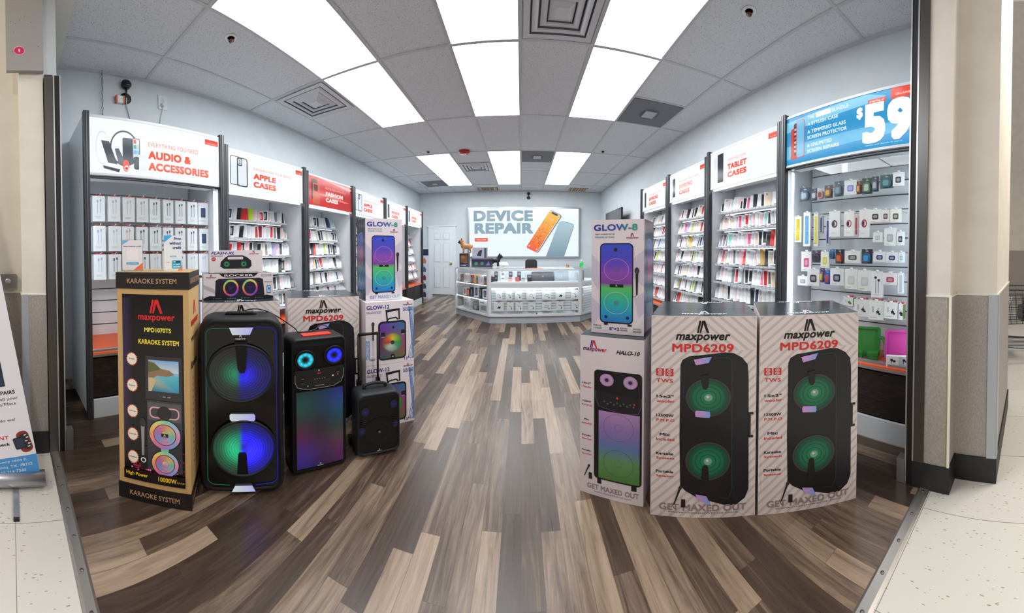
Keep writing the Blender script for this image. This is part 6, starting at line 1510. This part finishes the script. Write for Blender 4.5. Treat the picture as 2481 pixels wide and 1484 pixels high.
m = MB(mat='satin'); m.box(-.05, .05, -.05, .05, 0, .012, C(226)); m.box(-.012, .012, -.01, .01, .012, .07, C(210)); m.build('stand', t)
m = MB(TR(0, -.01, .075) @ RX(.5), 'satin'); m.box(-.07, .07, -.05, .05, 0, .012, C(236)); m.build('tablet', t)
t = thing('swivel_chair', 'black swivel chair behind the long counter', 'chair', (.20, 6.55, 0))
m = MB(mat='satin'); r0 = rr_ring(-.12, .12, .62, 1.16, .06, 0, 5); m.loft([r0, [(a_, .05, b_) for a_, _, b_ in r0]], C(40, 40, 44)); m.build('backrest', t)
m = MB(TR(0, -.22, .46), 'satin'); m.lathe([(.22, 0), (.23, .02), (.22, .07), (.05, .08)], C(40, 40, 44), n=24); m.build('seat', t)
m = MB(mat='metal'); m.tube([(0, -.22, .08), (0, -.22, .47)], .025, C(120)); m.tube([(0, -.05, .5), (0, .03, .5), (0, .05, .66)], .015, C(60)); m.build('column', t)
for k in range(5):
    an = 2 * PI * k / 5; m = MB(mat='metal'); m.tube([(0, -.22, .10), (.26 * math.cos(an), -.22 + .26 * math.sin(an), .06)], .015, C(60)); lg = m.build('leg', t)
    m = MB(TR(.26 * math.cos(an), -.22 + .26 * math.sin(an), .027) @ RX(PI / 2), 'plastic'); m.lathe([(.025, -.012), (.025, .012)], C(20), n=12); m.build('caster', lg)
# back workbench under the sign
t = thing('workbench', 'white workbench against the back wall under the repair sign', 'bench', (.1, 8.0, 0))
m = MB(mat='satin'); m.box(-1.3, 1.5, -.25, .25, .86, .90, C(222, 226, 230)); m.build('worktop', t)
for x in (-1.25, .1, 1.4):
    m = MB(mat='satin'); m.box(x, x + .04, -.22, .24, 0, .86, C(206, 210, 214)); m.build('side_panel', t)

# ================================================================ BACK WALL: SIGN, CAMERA, SCREEN
t = thing('backlit_wall_sign', 'wide backlit sign reading DEVICE REPAIR with two phones, on the back wall', 'sign', (.07, YB - .06, 1.165))
w, h = 2.92, 1.53
m = MB(mat='metal')
for a_ in ((-w / 2, w / 2, h - .04, h), (-w / 2, w / 2, 0, .04), (-w / 2, -w / 2 + .04, .04, h - .04), (w / 2 - .04, w / 2, .04, h - .04)): m.box(a_[0], a_[1], -.02, .058, a_[2], a_[3], C(168, 172, 178))
m.build('sign_frame', t)
m = MB(FRONT(-.005), 'sign'); m.L = .001; X0, Y0 = -w / 2 + .04, .04; iw, ih = w - .08, h - .08
X = lambda u: X0 + u * iw; Y = lambda v: Y0 + (1 - v) * ih
m.gshape(lambda y: X(0), lambda y: X(1), [Y(1), Y(.3), Y(.05), Y(0)], 4, lambda x, y: mixc(C(232, 246, 250), C(250, 254, 255), (y - Y(.4)) / (Y(0) - Y(.4))), 1)
m.text('DEVICE', X(.31), Y(.155), iw * .54, ih * .225, C(142, 168, 184), 3, bold=.036); m.text('REPAIR', X(.315), Y(.415), iw * .535, ih * .225, C(142, 168, 184), 3, bold=.036)
for (u0, v0, u1, v1) in ((.20, .0, .32, .5), (.40, .0, .50, .5)): pass
m.rect(X(.05), Y(.69), X(.17), Y(.615), C(240, 88, 70), 3); m.text('CELLAIRIS', X(.11), Y(.652), iw * .085, ih * .026, C(252, 226, 220), 4)
def rot_poly(m, cx_, cy_, w_, h_, r_, ang, c, l, col2=None, ny=6):
    T = m.T; m.T = T @ TR(cx_, cy_, 0) @ RZ(ang); m.rrect(-w_ / 2, -h_ / 2, w_ / 2, h_ / 2, r_, c, l, nx=2, ny=ny); m.T = T
m.poly([(X(.70), Y(1)), (X(.815), Y(.30)), (X(.825), Y(.27)), (X(.845), Y(.262)), (X(.93), Y(.305)), (X(.95), Y(.33)), (X(.955), Y(.375)), (X(.865), Y(1))][::-1], lambda x, y: mixc(C(120, 150, 166), C(176, 202, 214), (y - Y(1)) / (ih * .7)), 4)
m.line([(X(.865), Y(1)), (X(.955), Y(.375)), (X(.95), Y(.33)), (X(.93), Y(.305)), (X(.845), Y(.262))], .012, C(110, 128, 140), 5)
an = math.radians(-29)
rot_poly(m, X(.682), Y(.485), .36, 1.32, .07, an, C(110, 124, 134), 6); rot_poly(m, X(.675), Y(.485), .34, 1.30, .065, an, C(226, 234, 240), 7)
rot_poly(m, X(.675), Y(.485), .315, 1.27, .055, an, lambda x, y: mixc(C(244, 92, 60), C(250, 196, 84), (y + .64) / 1.28), 8, ny=8)
T = m.T; m.T = T @ TR(X(.675), Y(.485), 0) @ RZ(an)
m.rrect(-.09, .585, .09, .64, .025, C(70, 76, 86), 10); m.text('9:41', 0, .42, .11, .05, C(255, 236, 200), 10)
rr2 = random.Random(3)
for k in range(26):
    x, y = rr2.uniform(-.14, .14), rr2.uniform(-.45, .30); a_ = rr2.uniform(0, 6.28); P = [(x, y)]
    for j in range(3): a_ += rr2.uniform(-.5, .5); P.append((max(-.15, min(.15, P[-1][0] + .06 * math.cos(a_))), P[-1][1] + .06 * math.sin(a_)))
    m.line(P, .005, C(120, 60, 40), 10)
for x in (-.11, .11): m.disc(x, -.55, .022, .022, C(255, 210, 180), 10, n=14)
m.T = T; m.build('sign_face', t)
def wall_cam(name, lab, M, s=1.0):
    t = bpy.data.objects.new(name, None); col.objects.link(t); t.matrix_world = M; tag(t, lab, 'security camera')
    m = MB(mat='satin'); m.lathe([(.055 * s, 0), (.055 * s, .012 * s), (.03 * s, .02 * s)], C(22, 24, 28), n=20); m.build('wall_plate', t)
    m = MB(mat='satin'); m.tube([(0, 0, .01 * s), (0, .05 * s, .03 * s), (0, .12 * s, .03 * s)], .010 * s, C(22, 24, 28)); m.build('arm', t)
    m = MB(TR(0, .135 * s, .03 * s) @ RX(-.15), 'gloss'); m.lathe([(.03 * s, -.03 * s), (.045 * s, -.02 * s), (.047 * s, .012 * s), (.03 * s, .03 * s), (.012 * s, .034 * s)], C(18, 20, 24), n=20); m.build('camera_body', t)
wall_cam('security_camera', 'small black camera hanging from the ceiling edge above the repair sign', basis((.19, YB - .001, 2.98), (1, 0, 0), (0, 0, 1), (0, -1, 0)), .9)
wall_cam('security_camera', 'black round camera on the side wall above the audio display', basis((XL + .001, 1.02, 2.955), (0, 1, 0), (0, 0, 1), (1, 0, 0)), 1.0)
t = thing('wall_screen', 'thin dark screen mounted high on the wall behind the topmost blue-purple carton', 'screen', (XR - .20, 6.6, 1.74), -PI / 2)
m = MB(mat='gloss'); m.box(-.58, .58, 0, .04, 0, .62, C(24, 28, 36)); m.build('panel_body', t)
m = MB(mat='satin'); m.box(-.1, .1, .04, .199, .2, .42, C(40)); m.build('wall_mount', t)
# ---- small things on the side wall
t = thing('alarm_strobe', 'small orange and white device under the black side wall camera', 'device', (XL + .001, .965, 2.895), PI / 2)
m = MB(mat='satin'); m.box(-.04, .04, -.03, 0, 0, .07, C(226, 222, 216)); m.build('housing', t)
for s_ in (-1, 1): m = MB(mat='satin'); m.box(*sorted((s_ * .028, s_ * .042)), -.034, -.001, -.002, .072, C(206, 104, 50)); m.build('lens_strip', t)
t = thing('wall_outlet', 'white wall outlet with a plug above the audio display', 'outlet', (XL + .001, 1.39, 2.915), PI / 2)
m = MB(mat='satin'); m.box(-.045, .045, -.008, 0, 0, .145, C(216, 222, 226)); m.box(-.02, .02, -.0095, -.008, .085, .125, C(200, 206, 210)); m.build('face_plate', t)
m = MB(TR(0, -.008, .045) @ RX(PI / 2), 'satin'); m.lathe([(.022, 0), (.022, .025), (.012, .03)], C(208, 214, 218), n=14); m.build('plug', t)
m = MB(mat='satin'); m.tube(smooth_pts([(XL + .03, 1.39, 2.955), (XL + .015, 1.385, 2.90), (XL + .008, 1.36, 2.75), (XL + .01, 1.35, 2.5), (XL + .02, 1.35, 2.40)]), .004, C(206, 212, 216), n=5); tag(m.build('power_cord'), 'thin white cord dropping from the wall outlet behind the audio display', 'cord')
m = MB(mat='satin'); m.tube(smooth_pts([(XL + .03, 1.02, 2.955), (XL + .012, 1.03, 2.88), (XL + .008, 1.07, 2.72), (XL + .01, 1.11, 2.56), (XL + .02, 1.12, 2.42)]), .005, C(190, 196, 200), n=5); tag(m.build('power_cord'), 'thin grey cord dropping from the black side wall camera', 'cord')
m = MB(mat='metal')
for k in range(20):
    z = ZC - .024 - k * .040; T = TR(XL + .025, .80, z) @ RZ(PI / 2 * (k % 2)); m.T = T
    m.tube([(.008 * math.cos(a_), 0, .022 * math.sin(a_)) for a_ in [2 * PI * j / 10 for j in range(11)]], .0022, C(130), n=5)
m.T = I4; tag(m.build('hanging_chain'), 'thin metal chain hanging from the ceiling edge by the side wall camera', 'chain')

# ---- carton column by the back door
for k in range(6):
    t = thing('dog_speaker_carton', 'white dog-print carton, %s from the floor, in the column beside the back door' % ORD[k], 'box', (-2.36, 7.62, .002 + k * .242), 0, 'cartons stacked by the back door')
    m = MB(mat='satin'); m.box(-.14, .14, 0, .28, 0, .24, C(206, 210, 220)); m.build('carton_shell', t)
    m = MB(FRONT(0), 'satin'); m.L = .0008; c = C(*[(60, 60, 76), (70, 76, 96), (110, 50, 56), (84, 96, 120), (190, 120, 76), (50, 46, 96)][k])
    if k == 5: m.rect(-.12, .03, .12, .21, C(40, 38, 70), 1); m.disc(-.05, .12, .03, .03, c, 2, n=12); m.disc(.05, .12, .03, .03, c, 2, n=12)
    else: m.poly([(-.06, .05), (-.03, .15), (-.05, .19), (-.01, .18), (.03, .20), (.06, .12), (.05, .04)][::-1], c, 1); m.rect(-.12, .205, .0, .222, C(80, 84, 110), 1)
    m.build('front_print', t)

# ================================================================ GATE TRACKS, BANNER, CART
def track(x, y, sgn, top, lab):
    t = thing('gate_track', lab, 'gate track', (x, y, 0), 0, 'rolling gate tracks')
    def bx_(x0, x1, y0, y1, c, mat='metal', name=None, z0=.002, z1=top):
        m = MB(mat=mat); m.box(*sorted((sgn * x0, sgn * x1)), y0, y1, z0, z1, c); m.build(name, t)
    bx_(.03, .09, 0, .10, C(96, 94, 92), name='mounting_channel')
    bx_(0, .03, .0, .050, C(104, 102, 100), name='guide_rail'); bx_(.0, .03, .052, .060, C(216, 216, 216), name='edge_strip'); bx_(.0, .03, .090, .097, C(216, 216, 216), name='edge_strip'); bx_(.004, .03, .060, .090, C(10), 'matte', name='track_slot')
    m = MB(mat='metal'); m.box(*sorted((sgn * 0, sgn * .05)), .095, .14, .002, .14, C(170, 168, 164)); 
    m.build('floor_bracket', t)
    return t
track(-1.86, .205, -1, 2.55, 'grey rolling gate track beside the pier with the banner stand')
track(1.49, .50, 1, 3.15, 'grey rolling gate track beside the pier next to the blue price display')
t = thing('gate_housing', 'scuffed grey metal gate housing with a round pink sticker, above the banner side track', 'housing', (-1.853, .15, 2.56))
m = MB(mat='satin'); m.box(-.014, .015, -.16, .052, 0, 1.2, C(158, 154, 152)); m.T = basis((.0152, 0, 0), (0, 1, 0), (0, 0, 1), (1, 0, 0))
for k in range(9): m.disc(rnd.uniform(-.14, .04), rnd.uniform(.02, .5), .0035, .002, C(80, 76, 74), 1, n=7)
m.build('cover', t)
m = MB(basis((.0155, 0, 0), (0, 1, 0), (0, 0, 1), (1, 0, 0)), 'satin'); m.disc(-.085, .13, .032, .028, C(240, 200, 210), 1, n=24); m.disc(-.085, .13, .029, .025, C(206, 36, 90), 2, n=24); m.rect(-.088, .12, -.082, .14, C(250), 3)
m.build('sticker', t)
t = thing('key_switch', 'metal gate key switch on the pier behind the banner', 'switch', (-2.018, -.02, 1.10), -PI / 2)
m = MB(RZ(PI), 'metal'); m.box(-.05, .05, -.03, 0, 0, .10, C(150, 148, 146)); m.T = RZ(PI) @ TR(0, -.03, .05) @ RX(PI / 2); m.lathe([(.02, 0), (.02, .006), (.014, .01), (.002, .010)], C(190), n=16); m.build('switch_plate', t)
# banner
t = thing('banner_stand', 'roll-up repair banner with a red watch picture and blue address strip', 'banner', (-1.60, .125, 0), PI / 2)
bh, bw_ = 1.9, .80
tilt = math.radians(9)
M = TR(0, 0, .085) @ RYm(-tilt)
m = MB(M, 'satin'); m.box(-bw_, 0, -.001, .001, 0, bh, C(226, 224, 230)); 
m.T = M @ FRONT(-.001); m.L = .0005
m.rect(-bw_, .0, 0, .105, C(66, 142, 206), 1)
for i, tx in enumerate(('16535 N Loop 1604 E,', 'San Antonio, TX, 78232', '830 214 7340')):
    m.text(tx, (-.050, -.028, -.065)[i], .083 - i * .029, (.235, .25, .14)[i], .017, C(226, 236, 244), 2, align='r')
T = m.T; m.T = T @ TR(-.050, .185, 0) @ RZ(.15)
m.rrect(-.026, -.062, .036, .062, .026, C(130, 36, 30), 2); m.rrect(-.010, -.046, .030, .046, .016, C(40, 30, 32), 3); m.rrect(-.048, -.034, .006, .034, .010, C(20, 20, 26), 4); m.rrect(-.042, -.027, .001, .027, .007, C(36, 46, 70), 5)
for q in ((.012, .034), (.018, .018), (.008, .0), (.018, -.018), (.012, -.034)): m.rect(q[0], q[1], q[0] + .013, q[1] + .006, C(224), 6)
m.T = T
m.text('REPLACEMENT', -.118, .222, .24, .022, C(220, 60, 52), 2, bold=.018, align='r'); m.text('while you check', -.118, .182, .21, .022, INK, 2, bold=.018, align='r')
m.text('you name it, so do we!', -.070, .318, .26, .020, INK, 2, align='r'); m.text('We upgrade all your', -.034, .440, .25, .022, INK, 2, align='r'); m.text('Laptops/Pcs/Macs', -.050, .410, .21, .022, INK, 2, align='r'); m.text('LAPTOPS REPAIRS', -.044, .478, .23, .022, INK, 2, bold=.018, align='r')
m.rect(-.40, .515, -.085, .665, C(30, 32, 40), 2); m.rect(-.39, .525, -.092, .655, lambda x, y: mixc(C(30, 60, 90), C(14, 16, 26), (y - .52) / .14), 3)
m.build('banner_sheet', t)
m = MB(mat='metal'); P = [(.03 * math.cos(a_) * 1.3, .04 + .04 * math.sin(a_)) for a_ in [2 * PI * k / 16 for k in range(16)]]
m.loft([[(x, y, z + .004) for y, z in P] for x in (-bw_ - .01, .025)], C(186, 186, 190)); m.build('base_cassette', t)
for x in (-.12, -.66):
    m = MB(mat='metal'); m.box(x - .012, x + .012, -.20, .12, .004, .012, C(176)); ft = m.build('foot', t)
    for y in (-.212, .12): m = MB(mat='matte'); m.box(x - .013, x + .013, y, y + .012, .001, .014, C(20)); m.build('foot_cap', ft)
# shopping cart, partly past the pier
t = thing('shopping_cart', 'wire shopping cart with a blue handle beyond the outer pier', 'cart', (3.62, .0, 0), math.radians(100))
cg_ = C(96, 100, 108)
def frame_tube(name, P, r=.011, c=cg_, mat='metal'):
    m = MB(mat=mat); m.tube(P, r, c, n=7); m.build(name, t)
m = MB(mat='metal')
bot = [(-.36, -.18), (.36, -.22), (.36, .22), (-.36, .18)]; top = [(-.46, -.24), (.44, -.30), (.44, .30), (-.46, .24)]
def lerp(a_, b_, k): return tuple(a_[i] + (b_[i] - a_[i]) * k for i in range(2))
for lv in range(8):
    k = lv / 7; Q = [lerp(bot[i], top[i], k) for i in range(4)]; z = .50 + .42 * k
    m.tube([(x, y, z) for x, y in Q + [Q[0]]], .0045 if lv < 7 else .008, cg_, n=5)
for i in range(4):
    for j in range(12):
        k = j / 12; a_ = lerp(bot[i], bot[(i + 1) % 4], k); b_ = lerp(top[i], top[(i + 1) % 4], k); m.tube([(a_[0], a_[1], .50), (b_[0], b_[1], .92)], .003, cg_, n=4)
for j in range(9): k = j / 8; a_ = lerp(bot[0], bot[3], k); b_ = lerp(bot[1], bot[2], k); m.tube([(a_[0], a_[1], .50), (b_[0], b_[1], .50)], .003, cg_, n=4)
m.build('wire_basket', t)
for s_ in (-1, 1):
    frame_tube('side_frame', smooth_pts([(.42, s_ * .26, .90), (.40, s_ * .24, .46), (.30, s_ * .24, .24), (-.30, s_ * .20, .20), (-.42, s_ * .2, .19)]), .012)
m = MB(mat='metal')
for j in range(8): y = -.2 + j * .057; m.tube([(-.40, y * .85, .20), (.32, y, .24)], .004, cg_, n=4)
m.tube([(-.40, -.18, .2), (-.40, .18, .2)], .008, cg_, n=5); m.build('lower_tray', t)
m = MB(mat='satin'); m.tube([(.48, -.29, .98), (.48, .29, .98)], .016, C(36, 66, 170), n=10); m.build('handle', t)
m = MB(mat='satin'); m.box(.40, .46, -.24, .24, .66, .88, C(36, 66, 170)); m.build('child_seat_flap', t)
for x, y in ((-.38, -.17), (-.38, .17), (.30, -.22), (.30, .22)):
    m = MB(mat='metal'); m.tube([(x, y, .20), (x + .02, y, .10), (x + .03, y, .065)], .009, C(130), n=6); cs = m.build('caster', t)
    m = MB(TR(x + .03, y, .062) @ RX(PI / 2), 'plastic'); m.lathe([(.062, -.014), (.062, .014)], C(30), n=20); m.T = TR(x + .03, y, .062) @ RX(PI / 2); m.lathe([(.022, -.016), (.022, .016)], C(190), 'metal', n=12); m.build('wheel', cs)
t = thing('handbag', 'dark bag standing in the shopping cart', 'bag', (3.60, .06, .505), .3)
m = MB(mat='satin'); ro = rr_ring(-.12, .12, 0, .20, .04, -.06, 4); m.loft([ro, [(a_ * .9, .06, b_ * .95) for a_, _, b_ in ro]], C(40, 36, 34)); m.build('bag_body', t)
m = MB(mat='satin'); m.tube(smooth_pts([(-.06, 0, .19), (-.04, 0, .30), (.04, 0, .30), (.06, 0, .19)]), .008, C(34, 30, 28), n=6); m.build('bag_strap', t)
